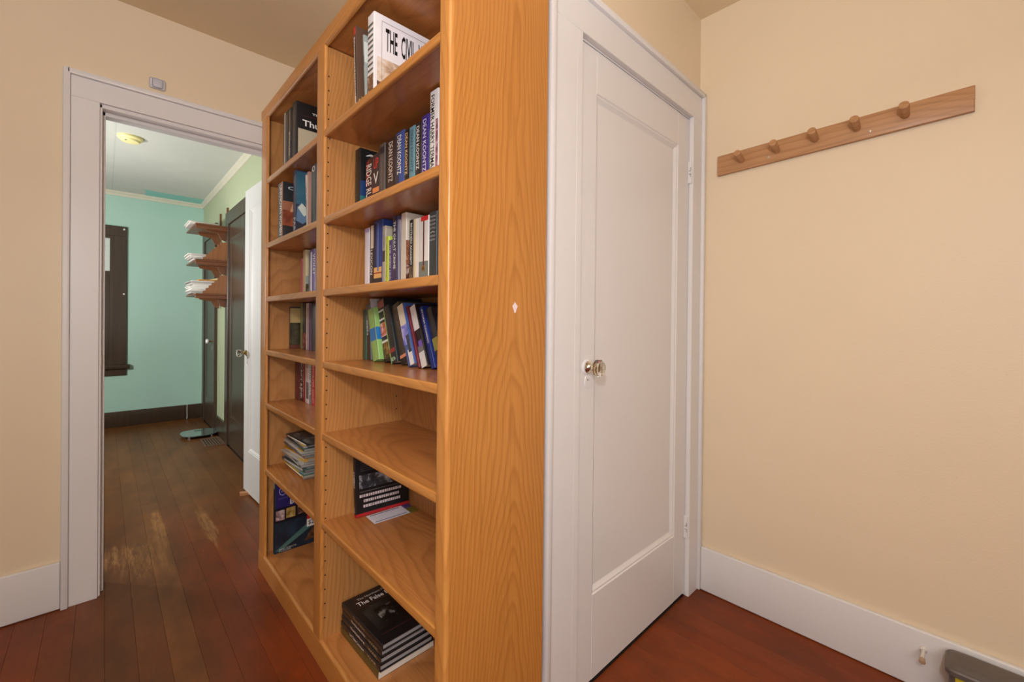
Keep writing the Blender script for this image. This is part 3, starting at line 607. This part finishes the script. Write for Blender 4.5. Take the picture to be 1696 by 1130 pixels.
# ---- right bay, floor level stack
def laid(label, x0, x1, y0, y1, z0, t, cover, spine=(), top=(), group=None, rot=0, hard=True, name='book', pages=PAGES, cat='book', ins=.004):
    """book lying flat, spine towards -x"""
    z0 += .0006; root = thing(name, ((x0+x1)/2, (y0+y1)/2, z0), label, cat, group); b = .0022 if hard else .0006
    cx, cy = (x0+x1)/2, (y0+y1)/2
    M = Matrix.Translation((cx, cy, 0)) @ Matrix.Rotation(rad(rot), 4, 'Z') @ Matrix.Translation((-cx, -cy, 0)); e = .0003
    r = min(.003, t*.4)
    out = [(x1, z0)]+[(x0+r-r*math.sin(a), z0+r-r*math.cos(a)) for a in (0, .5, 1.05, 1.5708)]+[(x0+r-r*math.sin(a), z0+t-r+r*math.cos(a)) for a in (1.5708, 1.05, .5, 0)]+[(x1, z0+t)]
    inn = [(x1, z0+t-b), (x0+b, z0+t-b), (x0+b, z0+b), (x1, z0+b)]
    MB().prism([(a, y0, c) for a, c in out+inn], (0, y1-y0, 0), cover).xf(M).done('cover', root)
    MB().box(x0+b+e, x1-ins, y0+ins, y1-ins, z0+b+e*.3, z0+t-b-e*.3, pages).xf(M).done('pages', root)
    if spine or top:
        m = MB()
        for s_ in spine:
            if s_[0] == 'text': _, st, a, c, mt = s_; m.text(st, (x0-e, y1-(y1-y0)*a, z0+t*.28), (0, -(y1-y0)*(c-a), 0), (0, 0, t*.45), mt, .012)
            else: _, a, c, mt = s_; m.quad((x0-e*.7, y1-(y1-y0)*a, z0+t*.15), (0, -(y1-y0)*(c-a), 0), (0, 0, t*.7), mt)
        if spine: m.xf(M).done('spine_print', root, smooth=False); m = MB()
        for s_ in top:
            e += .0001
            if s_[0] == 'text': _, st, u0, u1, v0, v1, mt = s_; m.text(st, (x0+(x1-x0)*u0, y0+(y1-y0)*v0, z0+t+e*1.6), ((x1-x0)*(u1-u0), 0, 0), (0, (y1-y0)*(v1-v0), 0), mt, .014)
            else: _, u0, u1, v0, v1, mt = s_; m.quad((x0+(x1-x0)*u0, y0+(y1-y0)*v0, z0+t+e), ((x1-x0)*(u1-u0), 0, 0), (0, (y1-y0)*(v1-v0), 0), mt)
        if top: m.xf(M).done('cover_print', root, smooth=False)
    return root
G = 'books stacked flat on the bottom of the right bay'; z = BOT
laid('olive brown thick paperback at the bottom of the flat stack', .604, .803, 1.215, 1.487, z, .023, C(92, 76, 34), (), (), G, 1.0, False, ins=.0003)
zz = z+.0240
for i, (tx, lab) in enumerate((('Lee Takes Command', 'black hardback resting on the olive paperback, lowest of four'), ('Gettysburg', 'black hardback second from the bottom of the flat stack'), ('The Bloodiest Day', 'black hardback directly under the top book of the flat stack'))):
    laid(lab, .605+.002*i, .80, 1.209+.001*i, 1.487-.002*i, zz, .0205, BLACK, [('text', tx, .25, .62, WHT), ('text', 'WAR', .70, .92, C(170, 150, 120))], (), G, 1.2+.3*i, ins=.006, pages=flat(srgb(168, 160, 158), .7, name='grey_paper')); zz += .0212
RL = C(120, 60, 55)
laid('black hardback with silver cavalry picture and white title, top of the flat stack', .608, .80, 1.206, 1.484, zz, .0205, BLACK, [('text', 'The False', .3, .6, C(150, 130, 100))],
     [('text', 'The Northern Front', .22, .86, .885, .925, C(190, 185, 180)), ('text', 'The False Back', .16, .95, .77, .85, WHT), ('q', .10, .95, .735, .74, RL), ('q', .13, .93, .20, .70, printmat([(14, 13, 13), (30, 29, 28), (62, 60, 58)], 9, seed=41)), ('q', .30, .80, .32, .60, printmat([(14, 13, 13), (24, 23, 22), (175, 172, 165)], 30, seed=40)), ('q', .10, .95, .14, .145, RL)], G, 2.2, ins=.006, pages=flat(srgb(168, 160, 158), .7, name='grey_paper'))
# ---- left bay top shelf
G = 'books on the left bay top shelf'; z = ZS[5]
book('thin black book with white edge, farthest on the left bay top shelf', .566, .19, 2.030, 2.065, z, .252, C(44, 38, 36), [('stripe', 0, 1, .5, .9, C(200, 190, 180))], (), G)
book('black book with worn grey spine, second on the left bay top shelf', .566, .19, 1.996, 2.029, z, .252, C(28, 27, 28), [('stripe', 0, 1, .1, .4, C(90, 84, 78))], (), G)
book('black book with brown lettered spine, third on the left bay top shelf', .566, .19, 1.955, 1.994, z, .250, C(30, 28, 28), [('stripe', .02, .97, .15, .7, C(92, 78, 66)), ('text', 'IRONCLADS', .2, .6, C(210, 200, 180), .2, .65)], (), G)
book('black hardback with white title and cream picture block on the left bay top shelf', .568, .21, 1.900, 1.948, z, .258, C(24, 22, 24), (), [('text', 'The War of', .30, .85, .84, .875, WHT, .02), ('rect', .10, .95, .795, .80, C(110, 40, 45)), ('text', 'Thunder', .12, .85, .63, .73, WHT, .02), ('rect', .04, .96, .08, .575, C(196, 186, 160))], G)
# ---- left bay second shelf
G = 'books on the left bay second shelf'; z = ZS[4]
book('paperback with a bare-shouldered figure on an orange-brown cover', .547, .19, 1.995, 2.06, z, .238, C(150, 92, 62), [('stripe', .0, 1, .0, .55, C(70, 36, 32)), ('text', 'UNKNOWN WOMEN', .06, .95, WHT, .3, .85)],
     [('rect', 0, 1, .0, .22, C(46, 44, 46)), ('rect', .0, 1, .66, 1, C(40, 44, 48)), ('rect', .0, 1, .22, .5, printmat([(110, 52, 34), (150, 78, 48), (190, 110, 75)], 20, seed=50), 1), ('poly', [(.15, .48), (.6, .48), (.62, .56), (.42, .66), (.2, .62)], C(214, 158, 120), 2),
      ('poly', [(.22, .66), (.38, .64), (.42, .76), (.32, .82), (.2, .78)], C(120, 70, 48), 3), ('text', 'Only', .10, .60, .85, .93, C(200, 210, 215)), ('text', 'W', .26, .52, .37, .49, WHT), ('text', 'n', .32, .5, .24, .31, WHT)], G, False)
book('navy hardback with teal sky and diamond-shaped mountain pictures on its cover', .570, .215, 1.895, 1.938, z, .268, C(46, 44, 84), [('text', 'PARK', .0, .28, C(200, 200, 205), .2, .8)],
     [('rect', 0, 1, .48, .98, printmat([(42, 84, 104), (58, 104, 126), (80, 124, 140)], 5, seed=51)), ('rect', 0, 1, .0, .48, C(50, 50, 66)), ('poly', [(.02, .44), (.10, .50), (.34, .34), (.12, .18), (.0, .22)], C(96, 128, 160), 1), ('poly', [(.03, .42), (.10, .50), (.26, .38), (.14, .30)], C(206, 214, 206), 2), ('poly', [(.12, .14), (.38, .30), (.62, .14), (.36, -.0)], C(176, 168, 84), 1), ('poly', [(.16, .13), (.36, .02), (.5, .10), (.4, .2)], C(120, 90, 50), 2)], G)
m_ = book('thin white and pink magazine standing before the mountain book', .585, .20, 1.800, 1.812, z, .234, C(216, 198, 192), [('stripe', .1, .8, .2, .9, C(150, 110, 100)), ('stripe', .0, .5, .0, .3, WHT), ('text', 'SAGA', .55, .9, C(230, 230, 235), .2, .9)], [('rect', 0, 1, .0, .9, C(196, 150, 140))], G, False, lean=6, name='magazine')
book('creased pink-brown booklet beside the white magazine on the left bay second shelf', .578, .20, 1.765, 1.787, z, .232, C(168, 128, 116), [('stripe', .0, .95, .0, .4, C(232, 222, 218))], (), G, False, lean=2)
book('grey-black hardback with a white tag on top, nearest the divider stile', .576, .20, 1.690, 1.735, z, .240, C(62, 66, 72), [('stripe', .0, .97, .0, .4, C(20, 20, 22)), ('htext', 'O', .9, .99, WHT)], (), G)
# ---- left bay third shelf
G = 'books on the left bay third shelf'; z = ZS[3]; X = .668
book('thin rose pink book on the left bay third shelf', X, .155, 2.122, 2.155, z, .182, C(196, 104, 112), (), (), G)
book('tall cream book with a dark picture low on its cover', X, .155, 2.080, 2.1205, z, .217, C(222, 206, 164), (), [('rect', 0, 1, .05, .45, C(170, 180, 176)), ('rect', .0, 1, .05, .28, printmat([(40, 34, 28), (90, 84, 60), (150, 150, 130)], 40, seed=60), 1)], G)
book('thin dark grey book between the cream and purple ones', X-.0, .155, 2.020, 2.042, z, .206, C(74, 62, 66), (), (), G)
book('purple and white hardback at the right end of the left bay third shelf', X, .155, 1.950, 2.019, z, .208, C(84, 62, 140), [('stripe', 0, .95, .05, .38, C(205, 205, 225)), ('text', 'VIOLET', .45, .9, WHT, .5, .85)], (), G)
# ---- left bay fourth shelf
G = 'books on the left bay fourth shelf'; z = ZS[2]; X = .690
book('dark landscape-covered book with a tan sky, farthest on the left bay fourth shelf', .645, .17, 2.222, 2.236, z, .20, C(40, 36, 34), (), [('rect', 0, 1, .62, .97, C(196, 170, 112)), ('rect', 0, 1, .10, .62, printmat([(30, 28, 18), (62, 56, 34), (100, 92, 60)], 14, seed=61)), ('rect', 0, 1, .0, .09, C(110, 56, 40))], G)
book('light olive green spined book on the left bay fourth shelf', .682, .145, 2.165, 2.196, z, .218, C(140, 146, 84), (), (), G)
book('dark brown book with red and white marks low on its spine', .682, .145, 2.116, 2.164, z, .217, C(54, 42, 44), [('band', .02, .35, printmat([(50, 30, 30), (150, 50, 50), (220, 200, 200)], 60, seed=62))], (), G)
book('white spined book between two dark ones on the left bay fourth shelf', .682, .145, 2.080, 2.1155, z, .216, C(228, 220, 220), [('stripe', .0, .9, .7, .95, C(150, 40, 60))], (), G)
book('plum book beside the white spine on the left bay fourth shelf', .682, .145, 2.052, 2.0795, z, .214, C(92, 66, 104), (), (), G)
book('black book at the right end of the left bay fourth shelf', .684, .145, 1.985, 2.050, z, .216, C(26, 24, 30), (), (), G)
# ---- left bay fifth shelf
G = 'books on the left bay fifth shelf'; z = ZS[1]; X = .676
book('dark maroon book, farthest on the left bay fifth shelf', X-.004, .15, 2.180, 2.236, z, .19, C(104, 28, 26), (), (), G)
book('dark brown book with white lettering beside the maroon one', X, .15, 2.131, 2.179, z, .19, C(62, 34, 34), [('text', 'SCRIPT & INK', .05, .95, WHT, .3, .85), ('band', .3, .33, C(220, 200, 190))], (), G)
book('thin crimson book on the left bay fifth shelf', X, .15, 2.102, 2.1305, z, .20, C(150, 30, 48), [('text', 'STORIES', .1, .9, C(220, 150, 150), .1, .5)], (), G)
book('white book with a grey hill shape on its spine', X, .15, 2.049, 2.1015, z, .20, C(226, 220, 224), [('stripe', .1, .48, .3, .95, C(110, 112, 122)), ('stripe', .8, .98, .2, .9, C(170, 166, 166))], (), G)
book('thin grey lettered book before the bright red ones', X, .15, 2.018, 2.0485, z, .20, C(120, 112, 108), [('text', 'PANORAMA', .2, .9, WHT, .2, .8)], (), G)
book('bright red book at the right end of the left bay fifth shelf', X, .15, 1.972, 2.0175, z, .20, C(178, 32, 36), [('text', 'REPORTER SERIES', .05, .95, C(230, 170, 160), .3, .7)], (), G)
# ---- left bay sixth shelf: pile of magazines
G = 'magazines piled on the left bay sixth shelf'; z = ZS[0]+.0005
pc = [(112, 62, 36), (200, 160, 40), (110, 140, 140), (60, 62, 66), (150, 150, 150), (70, 76, 84), (176, 172, 164), (206, 150, 30), (160, 70, 50), (92, 96, 100), (190, 186, 180), (60, 60, 62), (120, 118, 116), (44, 46, 50)]
names_ = ['brown-covered magazine at the bottom of the pile', 'yellow-edged magazine second from the bottom of the pile', 'blue-grey magazine third from the bottom of the pile', 'charcoal magazine fourth from the bottom of the pile', 'mid grey magazine fifth from the bottom of the pile', 'slate magazine sixth from the bottom of the pile', 'pale grey magazine seventh from the bottom of the pile', 'golden yellow magazine in the middle of the pile', 'rust red magazine above the golden yellow one', 'grey magazine fifth from the top of the pile', 'off-white magazine fourth from the top of the pile', 'dark grey magazine third from the top of the pile', 'grey-brown magazine second from the top of the pile', 'near-black magazine topmost of the pile']
for i, c in enumerate(pc):
    t = random.choice((.008, .010, .012)) if i else .012
    dx = random.uniform(-.012, .006); dy = random.uniform(-.018, .014)
    laid(names_[i], .622+dx*(i > 0), .812+dx*(i > 0), 1.935+dy*(i > 0), 2.205+dy*(i > 0), z, t, flat(srgb(*c), .3, name='magazine_cover'), [('q', .1, .9, C(*random.choice(((230, 228, 220), (180, 180, 176), (90, 90, 92)))))] if i % 2 else (),
         [('q', .05, .95, .05, .9, printmat([(40, 40, 44), (110, 110, 108), (200, 196, 186)], 22, seed=70+i))] if i == 13 else [('q', .0, 1, .0, .25, C(*random.choice(((220, 180, 40), (190, 190, 190), (90, 130, 130)))))], G, random.uniform(-4, 4) if i else -2, False, 'magazine', cat='magazine', ins=.0003, pages=flat(srgb(*random.choice(((150, 148, 142), (172, 166, 150), (120, 120, 118)))), .7, name='magazine_paper')); z += t+.0006
# ---- left bay floor level
z = BOT
book('large navy picture book with red price sticker standing in the bottom left bay', .576, .235, 2.190, 2.214, z, .335, C(34, 48, 58), [('band', .9, 1, C(200, 200, 205))],
     [('rect', .02, 1, .62, .97, C(40, 34, 98)), ('rect', .0, 1, .42, .62, C(20, 18, 26)), ('rect', .02, .18, .45, .59, printmat([(60, 40, 50), (160, 130, 130), (225, 210, 210)], 45, seed=80), 1), ('rect', .21, .38, .46, .60, printmat([(90, 70, 20), (180, 150, 80), (230, 215, 170)], 45, seed=81), 1), ('rect', .42, .57, .47, .61, printmat([(30, 24, 24), (90, 60, 50), (190, 160, 150)], 45, seed=82), 1),
      ('rect', .0, 1, .0, .42, printmat([(14, 20, 30), (24, 40, 56), (44, 74, 96)], 7, seed=83)), ('poly', [(.02, .04), (.10, .02), (1, .36), (1, .43), (.6, .30)], C(72, 112, 108), 1), ('poly', [(.55, .06), (1, .08), (1, .30), (.7, .22)], printmat([(30, 20, 20), (90, 60, 40), (150, 110, 70)], 35, seed=84), 2),
      ('text', 'O', .07, .22, .79, .92, C(150, 150, 205), -.01), ('text', 'the', .11, .18, .84, .87, C(150, 150, 205)), ('text', 'REGIONAL', .07, .42, .745, .765, C(96, 92, 150)), ('text', 'BIRDS', .28, .66, .645, .72, WHT), ('rect', .60, .76, .36, .41, C(205, 40, 44), 3), ('rect', .60, .76, .25, .36, WHT, 3), ('text', '$2', .63, .74, .27, .34, BLK), ('text', 'SMALL GUIDE TO', .08, .40, .035, .055, C(190, 195, 190)), ('text', 'PLACES', .08, .30, .012, .028, C(190, 195, 190))], None, True, lean=0, rot=0)

# ------------------------------------------------------------------ sensor above the doorway
sn = thing('door_chime', (.168, YL, 2.19), 'small white plastic chime button on the wall above the doorway casing', 'sensor')
MB().box(.140, .197, YL-.010, YL, 2.194, 2.240, flat(srgb(205, 203, 204), .5, name='white_plastic'), .008, 3).done('plate', sn)
MB().box(.150, .187, YL-.019, YL-.010, 2.197, 2.236, flat(srgb(196, 196, 204), .45, name='grey_plastic'), .008, 3).done('button', sn)

# ------------------------------------------------------------------ back room
# opened white door
ang = math.atan2(.724-.692, 3.386-2.63)
d2 = thing('door_2', (.735, 2.63, 0), 'white one-panel door standing open into the back room', 'door', kind='structure')
# local x runs along the door away from the hinge, local y into its thickness (+x side)
Mx = Matrix.Translation((.7275, 2.632, .012)) @ Matrix.Rotation(math.pi/2+ang, 4, 'Z') @ Matrix.Scale(-1, 4, (0, 1, 0))
panel_door(d2, .756, 2.028, .035, WHITE, place=Mx)
kc = Vector((.7275, 2.632, 0))+Vector((-math.sin(ang), math.cos(ang), 0))*.695+Vector((0, 0, .945))
nx = Vector((-math.cos(ang), -math.sin(ang), 0))
glass_knob(d2, kc, nx, (0, 1, 0), .026, 'brass'); keyplate(d2, kc+Vector((0, 0, -.055)), (0, 1, 0), nx)
for o in d2.children:
    if o.type == 'MESH' and o.name.split('.')[0] in ('stile', 'rail', 'panel', 'moulding'):
        b_ = bmesh.new(); b_.from_mesh(o.data); bmesh.ops.recalc_face_normals(b_, faces=b_.faces[:]) if not o.name.startswith('moulding') else bmesh.ops.reverse_faces(b_, faces=b_.faces[:]); b_.to_mesh(o.data); b_.free()
wd = MB(); wd.prism([(.655, 3.285, .0005), (.76, 3.262, .0005), (.76, 3.262, .0115), (.655, 3.285, .022)], (.004, .026, 0), C(196, 140, 96)); wd.done('door_wedge', label='small bare wood wedge on the floor under the open white door', category='doorstop')
# dark doors on the right wall of the back room
def dark_door(n, y0, y1, label, cw=.115, knob=None):
    m = MB(); t = .028; ZT = 2.045
    m.box(XO-t, XO+.002, y0-cw, y0, 0, ZT+cw, DARK, .003, 1); m.box(XO-t, XO+.002, y1, y1+cw, 0, ZT+cw, DARK, .003, 1); m.box(XO-t, XO+.002, y0, y1, ZT, ZT+cw, DARK, .003, 1)
    m.done('trim_%d' % (n+10), **S('dark wood casing round the '+label, 'door casing'))
    r = thing('door_%d' % n, (XO, (y0+y1)/2, 0), label, 'door', kind='structure')
    P = Matrix.Translation((XO-.017, y1, .008)) @ Matrix.Rotation(-math.pi/2, 4, 'Z')
    panel_door(r, y1-y0, 2.035, .0165, DARK, place=P, ins=.0062)
    if knob:
        k = MB().lathe((XO-.017, knob, .93), (-1, 0, 0), [(0, .02), (.004, .02), (.006, .009), (.03, .008)], BRASS, 16).done('door_knob', r)
        MB().lathe((XO-.045, knob, .93), (-1, 0, 0), [(0, .010), (.006, .022), (.018, .026), (.028, .020), (.032, .006)], flat(srgb(228, 228, 224), .2, name='white_porcelain'), 18).done('grip', k)
        keyplate(r, (XO-.017, knob, .86), (0, 1, 0), (-1, 0, 0), mat=flat(srgb(200, 195, 185), .4))
dark_door(3, 3.93, 4.70, 'dark brown panelled door nearest the open white door', .12)
dark_door(4, 5.47, 6.0, 'dark brown narrow door beside the far corner', .12, knob=5.53)
def dbase(name, *a, label): MB().box(*a, DARK, .004, 2).done(name, **S(label, 'baseboard'))
dbase('baseboard_back_room_far', -2.2, XO, YF-.02, YF, 0, .165, label='dark wood baseboard along the teal wall')
dbase('baseboard_back_room_right', XO-.02, XO, 4.822, 5.348, 0, .175, label='dark wood baseboard between the two dark doors')
m = MB(); CR = flat(srgb(206, 200, 180), .6, name='off_white_crown_paint')
zc = ZC-.005
m.prism([(-2.2, YF, zc), (-2.2, YF-.036, zc), (-2.2, YF-.033, zc-.013), (-2.2, YF-.015, zc-.026), (-2.2, YF-.011, zc-.045), (-2.2, YF, zc-.045)], (XO+2.2, 0, 0), CR)
m.prism([(XO, YL+.12, zc), (XO-.036, YL+.12, zc), (XO-.033, YL+.12, zc-.013), (XO-.015, YL+.12, zc-.026), (XO-.011, YL+.12, zc-.045), (XO, YL+.12, zc-.045)], (0, YF-YL-.12, 0), CR)
m.done('trim_3', **S('narrow off-white crown moulding round the back room ceiling', 'moulding'))
# window on the far wall
wn = thing('window_1', (-.32, YF, .55), 'dark wood window with pale upper pane on the teal wall', 'window', kind='structure')
x0, x1 = -.80, .176; zt = 2.147
m = MB(); cw = .105
m.box(x0, x0+cw, YF-.024, YF, .67, zt, DARK, .003, 1); m.box(x1-cw, x1, YF-.024, YF, .67, zt, DARK, .003, 1); m.box(x0, x1, YF-.026, YF, zt-cw, zt, DARK, .003, 1); m.done('casing', wn)
MB().box(x0-.03, x1+.028, YF-.055, YF, .625, .67, DARK, .006, 2).done('sill', wn)
MB().box(x0, x1, YF-.02, YF, .553, .625, DARK, .003, 1).done('apron', wn)
m = MB(); a, b = x0+cw, x1-cw
m.box(a, a+.03, YF-.016, YF, .67, zt-cw, DARK); m.box(b-.03, b, YF-.016, YF, .67, zt-cw, DARK); m.box(a, b, YF-.0165, YF, 1.62, 1.665, DARK); m.box(a, b, YF-.0165, YF, zt-cw-.03, zt-cw, DARK); m.box(a, b, YF-.0165, YF, .67, .74, DARK); m.done('sash', wn)
MB().box(a+.03, b-.03, YF-.004, YF, 1.665, zt-cw-.03, flat(srgb(205, 212, 208), .15, name='pale_obscured_glass')).done('pane', wn)
MB().box(a+.03, b-.03, YF-.012, YF, .74, 1.62, DARK, .002, 1).done('panel_board', wn)
for zz in (2.118, 1.425): MB().lathe((x1-.022, YF-.024, zz), (0, -1, 0), [(0, .010), (.004, .010), (.012, .006), (.022, .007), (.024, .003)], WHT, 12).done('bracket', wn)
# smoke detector
sd = thing('smoke_detector', (.137, 4.30, zc-.05), 'round yellowed plastic smoke detector on the back room ceiling', 'smoke detector')
YP = flat(srgb(232, 222, 158), .5, name='yellowed_plastic')
MB().lathe((.137, 4.30, zc), (0, 0, -1), [(0, .075), (.012, .075), (.018, .071), (.024, .060)], YP, 36).done('base', sd)
MB().lathe((.137, 4.30, zc-.022), (0, 0, -1), [(0, .058), (.006, .057), (.014, .050), (.017, .036), (.0175, 0)], YP, 36).done('cap', sd)
MB().lathe((.110, 4.262, zc-.037), (0, 0, -1), [(0, .006), (.0015, .006), (.0017, 0)], HOLE, 12).done('test_light', sd)
# magazine rack shelves on the wall
for y in (5.172, 4.835): MB().box(XO-.016, XO, y-.011, y+.011, 1.30, 2.225, RACKW, .002, 1).done('wall_standard', label='slim wooden shelf standard %s' % ('nearer the far corner' if y > 5 else 'beside the near dark door casing'), category='shelf standard')
SHL = [(2.025, 'top'), (1.703, 'middle'), (1.398, 'bottom')]
PAP = flat(srgb(206, 198, 190), .7, name='paper_edges')
for i, (zs, w_) in enumerate(SHL):
    r = thing('wall_shelf', (XO-.017, 5.0, zs-.04), '%s brown wooden wall shelf in the back room, %s' % (w_, ('with a few papers', 'with short stack and stepped panel', 'with tall pile and stepped panel')[i]), 'shelf', 'wall shelves in the back room')
    MB().box(.585, XO-.017, 4.715, 5.30, zs-.016, zs, RACKW, .003, 1).done('board', r)
    MB().box(.587, XO-.017, 4.717, 4.735, zs-.045, zs-.0165, RACKW, .002, 1).done('edge_strip', r)
    for y in (5.172, 4.835):
        m = MB(); m.prism([(XO-.017, y-.009, zs-.0165), (.66, y-.009, zs-.0165), (.68, y-.009, zs-.04), (.77, y-.009, zs-.055), (.80, y-.009, zs-.11), (XO-.017, y-.009, zs-.125)], (0, .018, 0), RACKW); m.done('bracket', r)
    if i:
        h = .175; st = []; n = 7
        for k in range(n): st += [(.645+.155*k/n, 4.74, zs+.005+h*k/n), (.645+.155*k/n, 4.74, zs+.005+h*(k+.75)/n)]
        m = MB(); m.prism([(.645, 4.74, zs)]+st+[(.805, 4.74, zs+h), (.838, 4.74, zs+h), (.838, 4.74, zs)], (0, .015, 0), oak('stepped_panel_wood_%d' % i, 2, base=(.29, .115, .038), dark=(.20, .07, .022), centre=(.2, .1), tight=20, seed=3+i)); m.done('stepped_end_panel', r)
    # the papers lying on it: every sheaf is its own thing
    nst = (3, 6, 12)[i]; zz = zs+.0008
    for k in range(nst):
        t = .0085 + .002*random.random(); dx = random.uniform(-.035, .01)
        cc = random.choice(((214, 208, 202), (196, 188, 180), (226, 222, 214), (170, 168, 164)))
        MB().box(.58+dx, .80+dx, 4.80+random.uniform(0, .03), 5.09+random.uniform(0, .03), zz, zz+t, flat(srgb(*cc), .7, name='paper'), .0006, 1).done('magazine', label='grey-white magazine, %s of the pile on the %s wall shelf' % (('lowest', 'second from the bottom', 'third from the bottom', 'fourth from the bottom', 'fifth from the bottom', 'sixth from the bottom', 'sixth from the top', 'fifth from the top', 'fourth from the top', 'third from the top', 'second from the top', 'topmost')[k if k < nst-1 else 11], w_), category='magazine', group='magazines on the %s back room wall shelf' % w_)
        zz += t+.0007
    if i == 2:
        MB().box(.62, .79, 4.80, 5.02, zz, zz+.012, C(196, 140, 72), .002, 1).done('envelope', label='golden brown padded envelope on top of the bottom shelf pile', category='envelope'); zz += .0127
        m = MB(); m.prism([(.70, 4.81, zz), (.80, 4.81, zz), (.80, 4.81, zz+.03), (.76, 4.81, zz+.018)], (0, .16, 0), C(232, 214, 160)); m.done('folded_paper', label='cream folded paper on top of the padded envelope', category='paper')
# bathroom scale, floor vent, cable
sc = thing('bathroom_scale', (.695, 5.27, 0), 'grey glass bathroom scale on the floor before the dark baseboard', 'scale')
m = MB(); n = 40
pts = []
for k in range(n):
    a = 2*math.pi*k/n; c_, s_ = math.cos(a), math.sin(a); pts.append((.695+.15*math.copysign(abs(c_)**.62, c_), 5.27+.155*math.copysign(abs(s_)**.75, s_), .026))
m.prism(pts, (0, 0, .007), SCALEGLASS); m.done('glass_top', sc)
MB().box(.60, .79, 5.17, 5.37, .012, .026, flat(srgb(70, 76, 78), .3, name='grey_plastic_body'), .004, 2).done('body', sc)
for a in (.605, .785):
    for b in (5.165, 5.375): MB().lathe((a, b, 0), (0, 0, 1), [(0, .018), (.008, .018), (.012, .013), (.0255, .013)], CHROME, 16).done('foot', sc)
MB().box(.665, .725, 5.33, 5.375, .0332, .0345, flat(srgb(60, 66, 64), .2)).done('display', sc)
vt = thing('floor_vent', (.77, 4.98, 0), 'brown metal floor register before the dark baseboard', 'vent')
VM = flat(srgb(104, 78, 60), .5, name='brown_metal'); m = MB()
m.box(.675, .833, 4.755, 4.775, .0002, .004, VM, .001, 1); m.box(.675, .833, 5.07, 5.09, .0002, .004, VM, .001, 1); m.box(.675, .690, 4.775, 5.07, .0002, .004, VM, .001, 1); m.box(.818, .833, 4.775, 5.07, .0002, .004, VM, .001, 1); m.done('frame', vt)
MB().box(.69, .818, 4.775, 5.07, .0002, .0008, HOLE).done('opening', vt)
for k in range(6): MB().box(.700+.0205*k, .711+.0205*k, 4.775, 5.07, .001, .0035, VM).done('slat', vt)
cb = bpy.data.curves.new('wall_cable', 'CURVE'); cb.dimensions = '3D'; cb.bevel_depth = .003; cb.bevel_resolution = 2
s_ = cb.splines.new('BEZIER'); P_ = [(.705, YF-.024, .175), (.704, YF-.026, .09), (.705, YF-.027, .03), (.70, YF-.045, .006)]
s_.bezier_points.add(3)
for bp, q in zip(s_.bezier_points, P_): bp.co = q; bp.handle_left_type = bp.handle_right_type = 'AUTO'
tmp = bpy.data.objects.new('t', cb); COL.objects.link(tmp); bpy.context.view_layer.update(); me = bpy.data.meshes.new_from_object(tmp.evaluated_get(bpy.context.evaluated_depsgraph_get())); bpy.data.objects.remove(tmp)
me.materials.clear(); me.materials.append(WHT); co = bpy.data.objects.new('wall_cable', me); COL.objects.link(co); co['label'] = 'short white cable hanging over the dark baseboard of the teal wall'; co['category'] = 'cable'

# ------------------------------------------------------------------ right foreground: grey plastic box, door bumper
gb = thing('plastic_box', (1.84, -.20, 0), 'dark grey rounded plastic box with a yellow sticker against the right wall', 'box')
GP = flat(srgb(92, 84, 80), .42, name='grey_plastic_shell')
x0, x1, ya_, yb_ = 1.782, XR-.022, -.62, .034
def rr(x0, x1, y0, y1, r, z, n=6):
    out = []
    for cx, cy, a0 in ((x1-r, y1-r, 0), (x0+r, y1-r, 90), (x0+r, y0+r, 180), (x1-r, y0+r, 270)):
        out += [(cx+r*math.cos(rad(a0+90*k/n)), cy+r*math.sin(rad(a0+90*k/n)), z) for k in range(n+1)]
    return out
m = MB(); m.prism(rr(x0+.008, x1-.002, ya_+.008, yb_-.008, .02, .0), (0, 0, .168), GP); m.done('body', gb)
m = MB(); i = m.mi(GP)
prof = [(.0, .160), (.0, .172), (.003, .176), (.008, .177), (.012, .181), (.020, .186), (.03, .188)]
rings = [[m.bm.verts.new(q) for q in rr(x0+o, x1-o, ya_+o, yb_-o, .022, zz)] for o, zz in prof]
for A, B_ in zip(rings, rings[1:]):
    for k in range(len(A)): m.bm.faces.new((A[k], A[(k+1) % len(A)], B_[(k+1) % len(A)], B_[k]))
m.bm.faces.new(rings[-1]); m.bm.faces.new(rings[0][::-1]); bmesh.ops.recalc_face_normals(m.bm, faces=m.bm.faces[:]); m.done('lid', gb)
m = MB(); YS = flat(srgb(190, 170, 30), .5, name='yellow_sticker'); m.quad((x0+.0072, .012, .06), (0, -.055, 0), (0, 0, .095), YS); m.quad((x0+.0068, .002, .125), (0, -.03, 0), (0, 0, .018), C(110, 95, 20)); m.done('sticker', gb, smooth=False)
bp = thing('door_bumper', (XR-.018, .084, .13), 'tan rubber tipped door bumper screwed to the white baseboard', 'doorstop')
MB().lathe((XR-.018, .084, .136), (-1, 0, -.05), [(0, .010), (.004, .010), (.006, .0055), (.055, .005)], flat(srgb(215, 208, 200), .4), 14).done('rod', bp)
MB().lathe((XR-.018-.055, .084, .1333), (-1, 0, -.05), [(0, .007), (.014, .0085), (.018, .006)], C(165, 135, 110), 14).done('rubber_tip', bp)
